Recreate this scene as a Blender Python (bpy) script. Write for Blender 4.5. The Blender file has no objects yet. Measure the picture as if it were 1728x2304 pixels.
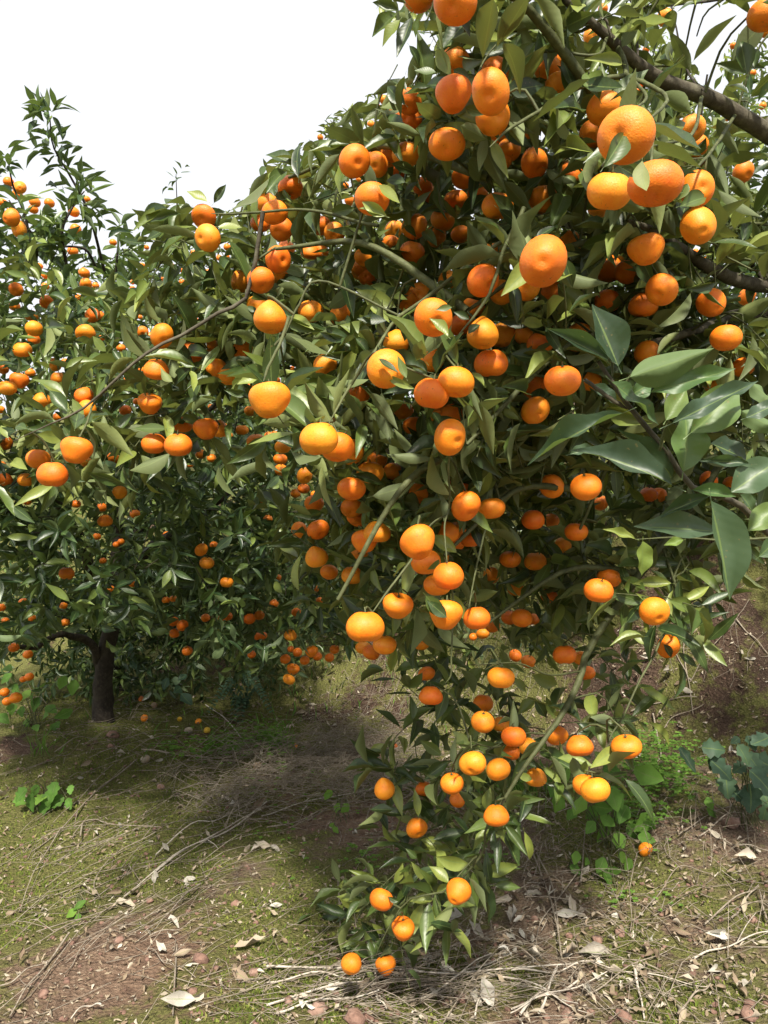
import bpy, math, random
import numpy as np
from mathutils import Vector, Matrix, noise as mnoise

random.seed(7)
rng = np.random.default_rng(7)
sc = bpy.context.scene
col = sc.collection

# ------------------------------------------------------------------ camera, sky, sun, exposure
F = 1774.0                    # focal length in photograph pixels (1728 x 2304)
CAMZ = 1.25
cam = bpy.data.cameras.new('camera')
cam.sensor_fit = 'VERTICAL'; cam.sensor_height = 24.0
cam.lens = 24.0 * F / 2304.0
cam.clip_start = 0.05; cam.clip_end = 2000
camo = bpy.data.objects.new('camera', cam); col.objects.link(camo)
camo.location = (0, 0, CAMZ); camo.rotation_euler = (math.radians(90), 0, 0)
sc.camera = camo

SUN = Vector((0.03, -0.62, 0.78)).normalized()
sun = bpy.data.lights.new('sun', 'SUN'); sun.energy = 5.0; sun.angle = math.radians(4.0)
sun.color = (1.0, 0.94, 0.82)
suno = bpy.data.objects.new('sun', sun); col.objects.link(suno)
suno.rotation_euler = SUN.to_track_quat('Z', 'Y').to_euler()
suno.location = (4, -3, 8)

w = bpy.data.worlds.new('World'); sc.world = w; w.use_nodes = True
nt = w.node_tree; nt.nodes.clear()
wo = nt.nodes.new('ShaderNodeOutputWorld'); bg = nt.nodes.new('ShaderNodeBackground')
sky = nt.nodes.new('ShaderNodeTexSky'); sky.sky_type = 'NISHITA'; sky.sun_disc = False
sky.sun_elevation = math.asin(SUN.z); sky.sun_rotation = math.atan2(SUN.x, SUN.y)
sky.air_density = 1.0; sky.dust_density = 3.0
mixw = nt.nodes.new('ShaderNodeMix'); mixw.data_type = 'RGBA'
mixw.inputs[0].default_value = 0.86                      # thin bright cloud veil over the whole sky
mixw.inputs[7].default_value = (8.6, 8.7, 9.0, 1)
nt.links.new(sky.outputs[0], mixw.inputs[6]); nt.links.new(mixw.outputs[2], bg.inputs[0])
bg.inputs[1].default_value = 0.078
nt.links.new(bg.outputs[0], wo.inputs[0])
sc.view_settings.view_transform = 'Standard'; sc.view_settings.look = 'None'
sc.view_settings.exposure = 0.80; sc.view_settings.gamma = 1.0
sc.view_settings.use_curve_mapping = False
sc.render.engine = 'CYCLES'
sc.cycles.max_bounces = 8; sc.cycles.transparent_max_bounces = 8

# ------------------------------------------------------------------ helpers
def P(px, py, Y):
    return np.array([(px - 864.0) / F * Y, Y, CAMZ - (py - 1152.0) / F * Y])

def proj(p):
    p = np.asarray(p)
    Y = np.maximum(p[..., 1], 0.05)
    return 864 + p[..., 0] / Y * F, 1152 - (p[..., 2] - CAMZ) / Y * F, p[..., 1]

def unit(v):
    v = np.asarray(v, float)
    return v / np.maximum(np.linalg.norm(v, axis=-1, keepdims=True), 1e-9)

def sstep(a, b, x):
    t = np.clip((x - a) / (b - a), 0, 1)
    return t * t * (3 - 2 * t)

def props(o, label=None, cat=None, group=None, kind=None):
    if label: o['label'] = label
    if cat: o['category'] = cat
    if group: o['group'] = group
    if kind: o['kind'] = kind
    return o

def link(name, mesh, mat=None, parent=None):
    o = bpy.data.objects.new(name, mesh); col.objects.link(o)
    if mat is not None and len(mesh.materials) == 0: mesh.materials.append(mat)
    if parent is not None:
        o.parent = parent
        o.location = -parent.location
    return o

def empty(name, loc):
    o = bpy.data.objects.new(name, None); col.objects.link(o)
    o.location = Vector(tuple(loc)); o.empty_display_size = 0.05
    return o

def mesh_np(name, verts, faces, attrs=None, smooth=True):
    """verts (N,3); faces: (M,k) array of one polygon size"""
    me = bpy.data.meshes.new(name)
    verts = np.asarray(verts, np.float32); faces = np.asarray(faces, np.int32)
    M, k = faces.shape
    me.vertices.add(len(verts)); me.vertices.foreach_set('co', verts.ravel())
    me.loops.add(M * k); me.loops.foreach_set('vertex_index', faces.ravel())
    me.polygons.add(M)
    me.polygons.foreach_set('loop_start', np.arange(0, M * k, k, dtype=np.int32))
    me.polygons.foreach_set('use_smooth', np.full(M, smooth, dtype=bool))
    if attrs:
        for an, av in attrs.items():
            a = me.attributes.new(an, 'FLOAT', 'POINT')
            a.data.foreach_set('value', np.asarray(av, np.float32))
    me.update(calc_edges=True); me.validate()
    return me

class Tubes:
    """collects tapered tubes; one mesh"""
    def __init__(s): s.v = []; s.f = []; s.n = 0; s.r = []
    def add(s, pts, radii, sides=6, wob=0.0):
        pts = np.asarray(pts, float); n = len(pts)
        tan = np.gradient(pts, axis=0); tan = unit(tan)
        ref = np.array([0.13, 0.31, 0.94])
        if abs(tan.mean(0) @ ref) > 0.9 * np.linalg.norm(tan.mean(0)): ref = np.array([0.9, 0.3, 0.1])
        a = unit(np.cross(tan, ref)); b = np.cross(tan, a)
        ang = np.linspace(0, 2 * np.pi, sides, endpoint=False)
        rad = np.asarray(radii, float)[:, None] * (1 + wob * rng.normal(size=(n, sides)))
        ring = pts[:, None, :] + rad[..., None] * (np.cos(ang)[None, :, None] * a[:, None, :] + np.sin(ang)[None, :, None] * b[:, None, :])
        s.v.append(ring.reshape(-1, 3))
        i = np.arange(n - 1)[:, None] * sides + np.arange(sides)[None, :]
        j = np.arange(n - 1)[:, None] * sides + (np.arange(sides)[None, :] + 1) % sides
        s.f.append((np.stack([i, j, j + sides, i + sides], -1).reshape(-1, 4)) + s.n)
        # end caps as tiny fans of quads (degenerate-free: skip), tubes end thin
        s.r.append(np.full(n * sides, rng.random()))
        s.n += n * sides
    def mesh(s, name):
        return mesh_np(name, np.concatenate(s.v), np.concatenate(s.f), {'rnd': np.concatenate(s.r)})

def spline(pts, n):
    """Catmull-Rom resample"""
    pts = np.asarray(pts, float)
    if len(pts) == 2: pts = np.array([pts[0], (pts[0] * 2 + pts[1]) / 3, (pts[0] + 2 * pts[1]) / 3, pts[1]])
    p = np.concatenate([[2 * pts[0] - pts[1]], pts, [2 * pts[-1] - pts[-2]]])
    m = len(pts) - 1
    out = []
    for u in np.linspace(0, m - 1e-6, n):
        i = int(u); t = u - i
        a, b, c, d = p[i], p[i + 1], p[i + 2], p[i + 3]
        out.append(0.5 * ((2 * b) + (-a + c) * t + (2 * a - 5 * b + 4 * c - d) * t * t + (-a + 3 * b - 3 * c + d) * t ** 3))
    return np.array(out)

def in_poly(px, py, poly):
    px = np.asarray(px); py = np.asarray(py)
    inside = np.zeros(px.shape, bool); n = len(poly)
    for i in range(n):
        x1, y1 = poly[i]; x2, y2 = poly[(i + 1) % n]
        c = ((y1 > py) != (y2 > py)) & (px < (x2 - x1) * (py - y1) / (y2 - y1 + 1e-9) + x1)
        inside ^= c
    return inside

# ------------------------------------------------------------------ materials
def new_mat(name):
    m = bpy.data.materials.new(name); m.use_nodes = True
    t = m.node_tree; t.nodes.clear()
    out = t.nodes.new('ShaderNodeOutputMaterial')
    b = t.nodes.new('ShaderNodeBsdfPrincipled')
    t.links.new(b.outputs[0], out.inputs[0])
    return m, t, b, out

def node(t, ty, **kw):
    n = t.nodes.new(ty)
    for k, v in kw.items(): setattr(n, k, v)
    return n

def math_(t, op, a, b=None, c=None, clamp=False):
    n = t.nodes.new('ShaderNodeMath'); n.operation = op; n.use_clamp = clamp
    for i, x in enumerate((a, b, c)):
        if x is None: continue
        if isinstance(x, (int, float)): n.inputs[i].default_value = x
        else: t.links.new(x, n.inputs[i])
    return n.outputs[0]

def mixc(t, f, a, b):
    n = t.nodes.new('ShaderNodeMix'); n.data_type = 'RGBA'
    for idx, x in ((0, f), (6, a), (7, b)):
        if isinstance(x, (int, float)): n.inputs[idx].default_value = x
        elif isinstance(x, tuple): n.inputs[idx].default_value = (*x, 1)
        else: t.links.new(x, n.inputs[idx])
    return n.outputs[2]

def ramp(t, f, stops):
    n = t.nodes.new('ShaderNodeValToRGB')
    el = n.color_ramp.elements
    while len(el) < len(stops): el.new(0.5)
    for e, (p, c) in zip(el, stops): e.position = p; e.color = (*c, 1)
    t.links.new(f, n.inputs[0]); return n.outputs[0]

def attr(t, nm):
    n = t.nodes.new('ShaderNodeAttribute'); n.attribute_name = nm; return n.outputs['Fac']

def noise_(t, scale, detail=4, rough=0.55, vec=None):
    n = t.nodes.new('ShaderNodeTexNoise'); n.inputs['Scale'].default_value = scale
    n.inputs['Detail'].default_value = detail; n.inputs['Roughness'].default_value = rough
    if vec is not None: t.links.new(vec, n.inputs['Vector'])
    return n

def bump(t, h, strength, dist):
    n = t.nodes.new('ShaderNodeBump'); n.inputs['Strength'].default_value = strength
    n.inputs['Distance'].default_value = dist; t.links.new(h, n.inputs['Height']); return n.outputs[0]

def leaf_material(name, stops, back, trans, spec=0.5, rough=0.38, tw=0.19, blemish=True):
    m, t, b, out = new_mat(name)
    rnd = math_(t, 'FRACT', math_(t, 'ADD', attr(t, 'rnd'), node(t, 'ShaderNodeObjectInfo').outputs['Random']))
    base = ramp(t, rnd, stops)
    lu, lv = attr(t, 'lu'), attr(t, 'lv')
    av = math_(t, 'ABSOLUTE', lv)
    rib = math_(t, 'LESS_THAN', av, 0.06)
    vein = math_(t, 'SINE', math_(t, 'MULTIPLY', math_(t, 'SUBTRACT', lu, math_(t, 'MULTIPLY', av, 0.16)), 62.0))
    tc = node(t, 'ShaderNodeTexCoord')
    geo = node(t, 'ShaderNodeNewGeometry')
    nz = noise_(t, 55.0, 4, 0.6, geo.outputs['Position'])
    base = mixc(t, math_(t, 'MULTIPLY', math_(t, 'SUBTRACT', nz.outputs[0], 0.42, clamp=True), 1.1), base, tuple(min(1, c * 1.9) for c in stops[1][1]))
    base = mixc(t, math_(t, 'MULTIPLY', rib, 0.65), base, (0.17, 0.24, 0.07))
    if blemish:
        sp = noise_(t, 240.0, 2, 0.5, geo.outputs['Position'])
        spot = math_(t, 'GREATER_THAN', sp.outputs[0], 0.70)
        base = mixc(t, math_(t, 'MULTIPLY', spot, 0.5), base, (0.20, 0.15, 0.06))
    colr = mixc(t, geo.outputs['Backfacing'], base, mixc(t, 0.6, base, back))
    t.links.new(colr, b.inputs['Base Color'])
    rr = math_(t, 'ADD', math_(t, 'MULTIPLY', geo.outputs['Backfacing'], 0.25), math_(t, 'ADD', rough - 0.06, math_(t, 'MULTIPLY', nz.outputs[0], 0.16)))
    t.links.new(rr, b.inputs['Roughness'])
    b.inputs['Specular IOR Level'].default_value = spec
    hgt = math_(t, 'ADD', math_(t, 'MULTIPLY', vein, 0.10), math_(t, 'ADD', math_(t, 'MULTIPLY', rib, -0.8), math_(t, 'MULTIPLY', nz.outputs[0], 0.9)))
    t.links.new(bump(t, hgt, 0.35, 0.0007), b.inputs['Normal'])
    tr = node(t, 'ShaderNodeBsdfTranslucent')
    t.links.new(mixc(t, 0.55, colr, trans), tr.inputs[0])
    ms = node(t, 'ShaderNodeMixShader'); ms.inputs[0].default_value = tw
    t.links.new(b.outputs[0], ms.inputs[1]); t.links.new(tr.outputs[0], ms.inputs[2])
    t.links.new(ms.outputs[0], out.inputs[0])
    return m

M_LEAF = leaf_material('citrus_leaf', [(0.0, (0.015, 0.031, 0.010)), (0.38, (0.036, 0.064, 0.016)), (0.66, (0.092, 0.135, 0.027)), (0.90, (0.24, 0.280, 0.060))],
                       (0.17, 0.20, 0.085), (0.30, 0.36, 0.05))
M_LEAF_FRONT = leaf_material('citrus_leaf_glossy', [(0.0, (0.016, 0.034, 0.016)), (0.35, (0.038, 0.066, 0.038)), (0.6, (0.065, 0.105, 0.055)), (0.8, (0.070, 0.135, 0.034)), (1.0, (0.15, 0.21, 0.055))],
                       (0.15, 0.22, 0.07), (0.24, 0.38, 0.05), spec=0.5, rough=0.45, tw=0.22)
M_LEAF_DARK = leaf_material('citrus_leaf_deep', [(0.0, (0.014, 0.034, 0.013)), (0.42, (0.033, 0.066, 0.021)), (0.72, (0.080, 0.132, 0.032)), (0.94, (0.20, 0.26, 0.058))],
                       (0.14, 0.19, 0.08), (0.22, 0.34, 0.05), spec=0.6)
M_LEAF_PALE = leaf_material('young_leaf', [(0.0, (0.10, 0.17, 0.035)), (0.5, (0.15, 0.22, 0.045)), (0.85, (0.22, 0.27, 0.06)), (1.0, (0.27, 0.30, 0.07))],
                       (0.28, 0.33, 0.11), (0.40, 0.46, 0.07), spec=0.35, rough=0.5, tw=0.35)
M_WEED = leaf_material('weed_leaf', [(0.0, (0.06, 0.135, 0.022)), (0.5, (0.10, 0.21, 0.034)), (0.85, (0.14, 0.27, 0.04)), (1.0, (0.20, 0.33, 0.055))],
                       (0.16, 0.26, 0.07), (0.24, 0.42, 0.05), spec=0.25, rough=0.6, tw=0.3, blemish=False)
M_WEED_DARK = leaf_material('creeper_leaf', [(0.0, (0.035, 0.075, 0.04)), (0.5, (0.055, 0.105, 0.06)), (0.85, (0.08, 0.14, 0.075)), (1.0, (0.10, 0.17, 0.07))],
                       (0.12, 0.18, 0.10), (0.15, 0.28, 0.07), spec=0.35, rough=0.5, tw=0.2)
M_CLOVER = leaf_material('clover', [(0.0, (0.06, 0.13, 0.018)), (0.5, (0.095, 0.19, 0.028)), (0.9, (0.14, 0.25, 0.035)), (1.0, (0.18, 0.28, 0.05))],
                       (0.16, 0.28, 0.06), (0.28, 0.5, 0.05), spec=0.2, rough=0.6, tw=0.3, blemish=False)
M_DEAD = leaf_material('dead_leaf', [(0.0, (0.10, 0.065, 0.045)), (0.35, (0.22, 0.16, 0.11)), (0.7, (0.36, 0.30, 0.22)), (1.0, (0.55, 0.50, 0.42))],
                       (0.38, 0.34, 0.27), (0.35, 0.26, 0.14), spec=0.2, rough=0.7, tw=0.12)
M_BLEACH = leaf_material('bleached_leaf', [(0.0, (0.26, 0.23, 0.19)), (0.4, (0.38, 0.35, 0.30)), (0.8, (0.50, 0.47, 0.41)), (1.0, (0.60, 0.57, 0.51))],
                       (0.6, 0.57, 0.5), (0.5, 0.45, 0.33), spec=0.25, rough=0.65, tw=0.1)
M_MOSS = leaf_material('moss', [(0.0, (0.065, 0.090, 0.016)), (0.5, (0.125, 0.165, 0.026)), (0.8, (0.20, 0.22, 0.045)), (1.0, (0.28, 0.26, 0.09))],
                       (0.10, 0.14, 0.03), (0.16, 0.26, 0.03), spec=0.15, rough=0.8, tw=0.2, blemish=False)

def bark_material(name, c1, c2, c3, scale=60, rough=0.8):
    m, t, b, out = new_mat(name)
    g = node(t, 'ShaderNodeNewGeometry')
    n1 = noise_(t, scale, 6, 0.65, g.outputs['Position']); n2 = noise_(t, scale * 0.18, 3, 0.5, g.outputs['Position'])
    c = ramp(t, n1.outputs[0], [(0.30, c1), (0.52, c2), (0.72, c3)])
    c = mixc(t, math_(t, 'MULTIPLY', math_(t, 'SUBTRACT', n2.outputs[0], 0.5, clamp=True), 2.2), c, c3)
    rnd = attr(t, 'rnd')
    c = mixc(t, math_(t, 'MULTIPLY', rnd, 0.35), c, c1)
    t.links.new(c, b.inputs['Base Color']); b.inputs['Roughness'].default_value = rough
    b.inputs['Specular IOR Level'].default_value = 0.25
    t.links.new(bump(t, n1.outputs[0], 0.6, 0.004), b.inputs['Normal'])
    return m

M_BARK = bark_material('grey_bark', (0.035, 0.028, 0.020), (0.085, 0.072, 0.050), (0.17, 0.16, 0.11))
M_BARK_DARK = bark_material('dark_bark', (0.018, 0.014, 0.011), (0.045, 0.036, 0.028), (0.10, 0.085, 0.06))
M_GREEN = bark_material('green_bark', (0.045, 0.050, 0.022), (0.085, 0.095, 0.036), (0.15, 0.165, 0.075), rough=0.6)
M_STRAW = bark_material('dry_stem', (0.13, 0.10, 0.075), (0.27, 0.225, 0.17), (0.45, 0.40, 0.33), scale=90)
M_STRAW_PALE = bark_material('bleached_stem', (0.30, 0.25, 0.20), (0.48, 0.43, 0.36), (0.64, 0.60, 0.52), scale=90)

# mandarin peel
def peel(name, c1, c2, c3, rough=0.36):
    m, t, b, out = new_mat(name)
    oi = node(t, 'ShaderNodeObjectInfo'); tc = node(t, 'ShaderNodeTexCoord')
    vm = node(t, 'ShaderNodeVectorMath', operation='ADD')
    t.links.new(tc.outputs['Object'], vm.inputs[0])
    cx = node(t, 'ShaderNodeCombineXYZ')
    rr = math_(t, 'MULTIPLY', oi.outputs['Random'], 37.0)
    t.links.new(rr, cx.inputs[0]); t.links.new(rr, cx.inputs[2]); t.links.new(cx.outputs[0], vm.inputs[1])
    n1 = noise_(t, 1.6, 3, 0.5, vm.outputs[0])
    vo = node(t, 'ShaderNodeTexVoronoi'); vo.inputs['Scale'].default_value = 26.0; t.links.new(vm.outputs[0], vo.inputs['Vector'])
    n2 = noise_(t, 14.0, 4, 0.6, vm.outputs[0])
    f = math_(t, 'ADD', math_(t, 'MULTIPLY', n1.outputs[0], 0.75), math_(t, 'MULTIPLY', oi.outputs['Random'], 0.50))
    c = ramp(t, f, [(0.28, c1), (0.60, c2), (0.95, c3)])
    pore = math_(t, 'LESS_THAN', vo.outputs['Distance'], 0.20)
    c = mixc(t, math_(t, 'MULTIPLY', pore, 0.16), c, tuple(x * 0.6 for x in c1))
    sp = noise_(t, 7.0, 2, 0.4, vm.outputs[0])
    scar = math_(t, 'MULTIPLY', math_(t, 'SUBTRACT', sp.outputs[0], 0.67, clamp=True), 6.0, clamp=True)
    c = mixc(t, scar, c, (0.30, 0.11, 0.02))
    t.links.new(c, b.inputs['Base Color'])
    t.links.new(math_(t, 'ADD', rough, math_(t, 'MULTIPLY', n2.outputs[0], 0.16)), b.inputs['Roughness'])
    b.inputs['Specular IOR Level'].default_value = 0.42
    h = math_(t, 'ADD', math_(t, 'MULTIPLY', math_(t, 'SMOOTH_MIN', vo.outputs['Distance'], 0.35, 0.1), 1.0), math_(t, 'MULTIPLY', n2.outputs[0], 0.9))
    t.links.new(bump(t, h, 0.5, 0.0016), b.inputs['Normal'])
    b.inputs['Subsurface Weight'].default_value = 0.12
    b.inputs['Subsurface Radius'].default_value = (1.0, 0.35, 0.1)
    b.inputs['Subsurface Scale'].default_value = 0.006
    return m
M_PEEL = peel('mandarin_peel', (0.80, 0.150, 0.010), (0.87, 0.225, 0.011), (0.91, 0.33, 0.020))
M_MOULD = peel('mouldy_peel', (0.20, 0.16, 0.11), (0.34, 0.29, 0.22), (0.40, 0.20, 0.07), 0.7)
M_YELLOW = peel('overripe_peel', (0.60, 0.33, 0.02), (0.66, 0.42, 0.03), (0.55, 0.35, 0.05), 0.5)

m, t, b, out = new_mat('stone')
g = node(t, 'ShaderNodeNewGeometry'); oi = node(t, 'ShaderNodeObjectInfo')
n1 = noise_(t, 45, 6, 0.65, g.outputs['Position'])
c = ramp(t, math_(t, 'ADD', math_(t, 'MULTIPLY', n1.outputs[0], 0.8), math_(t, 'MULTIPLY', oi.outputs['Random'], 0.25)),
         [(0.3, (0.10, 0.055, 0.040)), (0.5, (0.22, 0.125, 0.092)), (0.75, (0.33, 0.22, 0.17))])
t.links.new(c, b.inputs['Base Color']); b.inputs['Roughness'].default_value = 0.9
t.links.new(bump(t, n1.outputs[0], 0.7, 0.01), b.inputs['Normal'])
M_STONE = m

# ground: reddish soil, moss, litter, dark soil with painted shade
m, t, b, out = new_mat('orchard_soil')
g = node(t, 'ShaderNodeNewGeometry'); pos = g.outputs['Position']
fine = noise_(t, 140, 6, 0.7, pos); mid = noise_(t, 26, 6, 0.65, pos); big = noise_(t, 5, 4, 0.6, pos)
crumb = node(t, 'ShaderNodeTexVoronoi'); crumb.inputs['Scale'].default_value = 85; t.links.new(pos, crumb.inputs['Vector'])
soil = ramp(t, mid.outputs[0], [(0.28, (0.08, 0.050, 0.035)), (0.46, (0.22, 0.145, 0.098)), (0.60, (0.36, 0.25, 0.172)), (0.76, (0.48, 0.37, 0.27))])
soil = mixc(t, math_(t, 'MULTIPLY', attr(t, 'red'), 0.75), soil, ramp(t, fine.outputs[0], [(0.3, (0.14, 0.070, 0.048)), (0.52, (0.32, 0.175, 0.122)), (0.72, (0.50, 0.34, 0.25))]))
litter = ramp(t, fine.outputs[0], [(0.30, (0.06, 0.045, 0.032)), (0.5, (0.17, 0.135, 0.095)), (0.7, (0.34, 0.29, 0.22))])
soil = mixc(t, math_(t, 'MULTIPLY', attr(t, 'litter'), 0.6), soil, litter)
soil = mixc(t, math_(t, 'MULTIPLY', attr(t, 'soil_shade'), 0.85), soil, ramp(t, fine.outputs[0], [(0.3, (0.022, 0.014, 0.010)), (0.52, (0.070, 0.043, 0.031)), (0.74, (0.17, 0.11, 0.08))]))  # dark red-brown soil, shade of bank and left tree put into the colour
mossc = ramp(t, fine.outputs[0], [(0.28, (0.062, 0.066, 0.020)), (0.5, (0.155, 0.160, 0.045)), (0.72, (0.30, 0.29, 0.105))])
mf = math_(t, 'MULTIPLY', math_(t, 'SUBTRACT', math_(t, 'ADD', attr(t, 'moss'), math_(t, 'MULTIPLY', math_(t, 'SUBTRACT', mid.outputs[0], 0.5), 1.6)), 0.34), 3.2, clamp=True)
c = mixc(t, math_(t, 'MULTIPLY', mf, 0.9), soil, mossc)
c = mixc(t, math_(t, 'MULTIPLY', math_(t, 'LESS_THAN', crumb.outputs['Distance'], 0.12), 0.5), c, (0.30, 0.22, 0.16))
t.links.new(c, b.inputs['Base Color']); b.inputs['Roughness'].default_value = 0.95
b.inputs['Specular IOR Level'].default_value = 0.15
h = math_(t, 'ADD', math_(t, 'MULTIPLY', fine.outputs[0], 0.5), math_(t, 'ADD', mid.outputs[0], math_(t, 'MULTIPLY', crumb.outputs['Distance'], 0.35)))
t.links.new(bump(t, h, 1.0, 0.035), b.inputs['Normal'])
M_GROUND = m

# ------------------------------------------------------------------ ground sheet
def nz(x, y, s, seed=0.0):
    return mnoise.noise(Vector((x * s + seed, y * s - seed * 0.7, seed * 1.3)))

def bank_y(x): return 4.35 - 0.42 * max(-3, min(0, x)) - 0.78 * max(0, min(1.6, x))
def ground_h(x, y):
    yb = bank_y(x)
    s = float(sstep(0, 1.5 - 0.55 * sstep(-0.5, 1.0, x), y - yb))
    h = 0.03 + 1.15 * s + 0.22 * max(0.0, min(9.0, y - yb - 1.2))
    h += 0.20 * float(sstep(0.15, 1.3, x)) * float(sstep(1.9, 3.2, y))
    h += 0.10 * float(sstep(-0.2, -1.6, x) if False else sstep(0.2, 1.6, -x)) * float(sstep(2.6, 4.2, y))
    h -= 0.05 * float(sstep(1.9, 1.2, y) if False else sstep(-1.9, -1.2, -y))
    if abs(x) < 7 and y < 12:
        h += 0.045 * nz(x, y, 1.3, 3.1) + 0.022 * nz(x, y, 4.0, 8.2) + 0.010 * nz(x, y, 13.0, 1.7) + 0.006 * nz(x, y, 31.0, 5.5)
        h += s * (0.10 * nz(x, y, 2.2, 12.0) + 0.04 * nz(x, y, 7.0, 4.0))
    return h

def moss_at(x, y):
    return 0.52 + 0.60 * nz(x, y, 1.1, 21.0) + 0.65 * nz(x, y, 3.4, 9.0) + 0.45 * nz(x, y, 9.0, 2.0)

def axis(core0, core1, step, far):
    a = list(np.arange(core0, core1, step)); x = core1; s = step
    while x < far: a.append(x); s *= 1.35; x += s
    a.append(far); return a
ys = [-200, -60, -20, -8, -3, -1, 0] + axis(0.6, 6.4, 0.026, 320)
xr = axis(0.0, 3.0, 0.030, 300)
xs = [-x for x in reversed(xr[1:])] + xr
V = np.array([[x, y, ground_h(x, y)] for y in ys for x in xs])
nx = len(xs)
I = (np.arange(len(ys) - 1)[:, None] * nx + np.arange(nx - 1)[None, :])
Fq = np.stack([I, I + 1, I + nx + 1, I + nx], -1).reshape(-1, 4)
moss = np.array([moss_at(v[0], v[1]) for v in V])
red = np.array([0.35 + 0.9 * nz(v[0], v[1], 0.9, 33.0) for v in V])
red += 0.35 * np.exp(-(((V[:, 0] + 0.75) / 0.35) ** 2 + ((V[:, 1] - 2.15) / 0.45) ** 2))
moss -= 0.8 * np.exp(-(((V[:, 0] + 0.75) / 0.30) ** 2 + ((V[:, 1] - 2.1) / 0.42) ** 2))
bank = sstep(-0.35, 0.25, V[:, 1] - np.array([bank_y(q) for q in V[:, 0]]))
red += 0.25 * bank
lit = np.array([0.3 + 0.9 * nz(v[0], v[1], 1.7, 50.0) for v in V]) + 0.5 * sstep(-0.2, 0.6, V[:, 0])
moss += 0.75 * np.exp(-(((V[:, 0] + 0.17) / 0.22) ** 2 + ((V[:, 1] - 2.35) / 0.35) ** 2)) + 0.42 * sstep(-0.3, 0.7, -V[:, 0]) + 0.10 * bank
gm = mesh_np('ground', V, Fq, {'moss': np.clip(moss, 0, 1), 'red': np.clip(red, 0, 1), 'litter': np.clip(lit, 0, 1), 'soil_shade': np.clip(bank * (0.85 + 0.5 * moss) + 0.9 * sstep(3.4, 4.0, V[:, 1]) * sstep(0.0, 0.5, -V[:, 0]), 0, 1)})  # last mask paints shade on the bank and under the left tree
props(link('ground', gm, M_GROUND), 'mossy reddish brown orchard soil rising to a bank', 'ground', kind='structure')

def ghit(px, py):
    dx = (px - 864) / F; dz = -(py - 1152) / F; Y = 1.2
    while Y < 12 and CAMZ + dz * Y > ground_h(dx * Y, Y): Y += 0.15
    a, b_ = Y - 0.15, Y
    for _ in range(5):
        m_ = 0.5 * (a + b_)
        if CAMZ + dz * m_ > ground_h(dx * m_, m_): a = m_
        else: b_ = m_
    return np.array([dx * b_, b_, ground_h(dx * b_, b_)])

# ------------------------------------------------------------------ leaf templates
def leaf_template(stations, across, curl, fold, side, wave, shape='citrus', petiole=True):
    tt = np.linspace(0, 1, stations)
    if shape == 'citrus':   prof = np.sin(np.pi * tt ** 0.84) ** 1.08 * (1 - 0.10 * tt)
    elif shape == 'heart':  prof = np.where(tt < 0.3, np.sqrt(np.clip(tt / 0.3, 0, 1)) , ((1 - tt) / 0.7) ** 0.72) ; prof[0] = 0.28
    elif shape == 'lobed':
        prof = np.sin(np.pi * tt ** 0.7) ** 0.6 * (1 + 0.22 * np.cos(tt * 19.0))
    else:                   prof = np.sin(np.pi * tt ** 1.3) ** 0.6
    prof = np.clip(prof / prof.max(), 0.015, None)
    sv = np.linspace(-1, 1, across)
    v, lu, lv = [], [], []
    if petiole:
        for s in sv: v.append((s * 0.02, -0.13, 0.015)); lu.append(0); lv.append(s * 0.02)
    for ti, p in zip(tt, prof):
        for s in sv:
            x = 0.5 * s * p + side * ti * ti * 0.25
            z = fold * abs(s) * p * 0.35 - curl * ti * ti * 0.5 + wave * math.sin(ti * 11 + (2 if s > 0 else 0)) * abs(s) * p * 0.12
            if shape == 'heart' and ti == 0 and abs(s) > 0.4: v.append((x, ti - 0.10 * abs(s), z))
            else: v.append((x, ti - max(0, curl) * ti ** 3 * 0.10, z))
            lu.append(ti); lv.append(s)
    rows = stations + (1 if petiole else 0)
    i = np.arange(rows - 1)[:, None] * across + np.arange(across - 1)[None, :]
    f = np.stack([i, i + 1, i + across + 1, i + across], -1).reshape(-1, 4)
    return np.array(v), f, np.array(lu), np.array(lv)

class LeafKind:
    def __init__(s, name, stations, across, n, shape='citrus', curls=(-0.15, 0.75), folds=(0.15, 0.9), wave=0.5, petiole=True):
        s.T = []; s.name = name; s.meshes = {}
        for k in range(n):
            v, s.f, s.lu, s.lv = leaf_template(stations, across, rng.uniform(*curls), rng.uniform(*folds), rng.uniform(-0.7, 0.7), wave * rng.uniform(0.2, 1), shape, petiole)
            s.T.append(v)
        s.T = np.array(s.T)
    def mesh(s, k, mat):
        key = (k, mat.name)
        if key not in s.meshes:
            me = mesh_np('leaf', s.T[k], s.f, {'rnd': np.full(len(s.lu), 0.0), 'lu': s.lu, 'lv': s.lv})
            me.materials.append(mat); s.meshes[key] = me
        return s.meshes[key]

CIT = LeafKind('citrus', 9, 3, 18, curls=(-0.25, 0.80), folds=(0.05, 0.70), wave=0.4)
CITF = LeafKind('citrus_fine', 14, 5, 8, curls=(-0.1, 0.55), folds=(0.1, 0.7), wave=0.8)
HEART = LeafKind('heart', 7, 3, 6, 'heart', curls=(0.1, 0.6), folds=(0.1, 0.5))
LOBED = LeafKind('lobed', 13, 3, 5, 'lobed', curls=(0.1, 0.6), folds=(0.1, 0.5))
ROUND = LeafKind('round', 4, 3, 4, 'round', curls=(0, 0.5), folds=(0.1, 0.7), petiole=False)
DEADK = LeafKind('dead', 7, 3, 12, curls=(-1.2, 1.2), folds=(-0.5, 1.3), wave=1.6)
BLADE = LeafKind('blade', 3, 3, 4, 'round', curls=(0, 1.0), folds=(0.1, 0.3), petiole=False)

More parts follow.
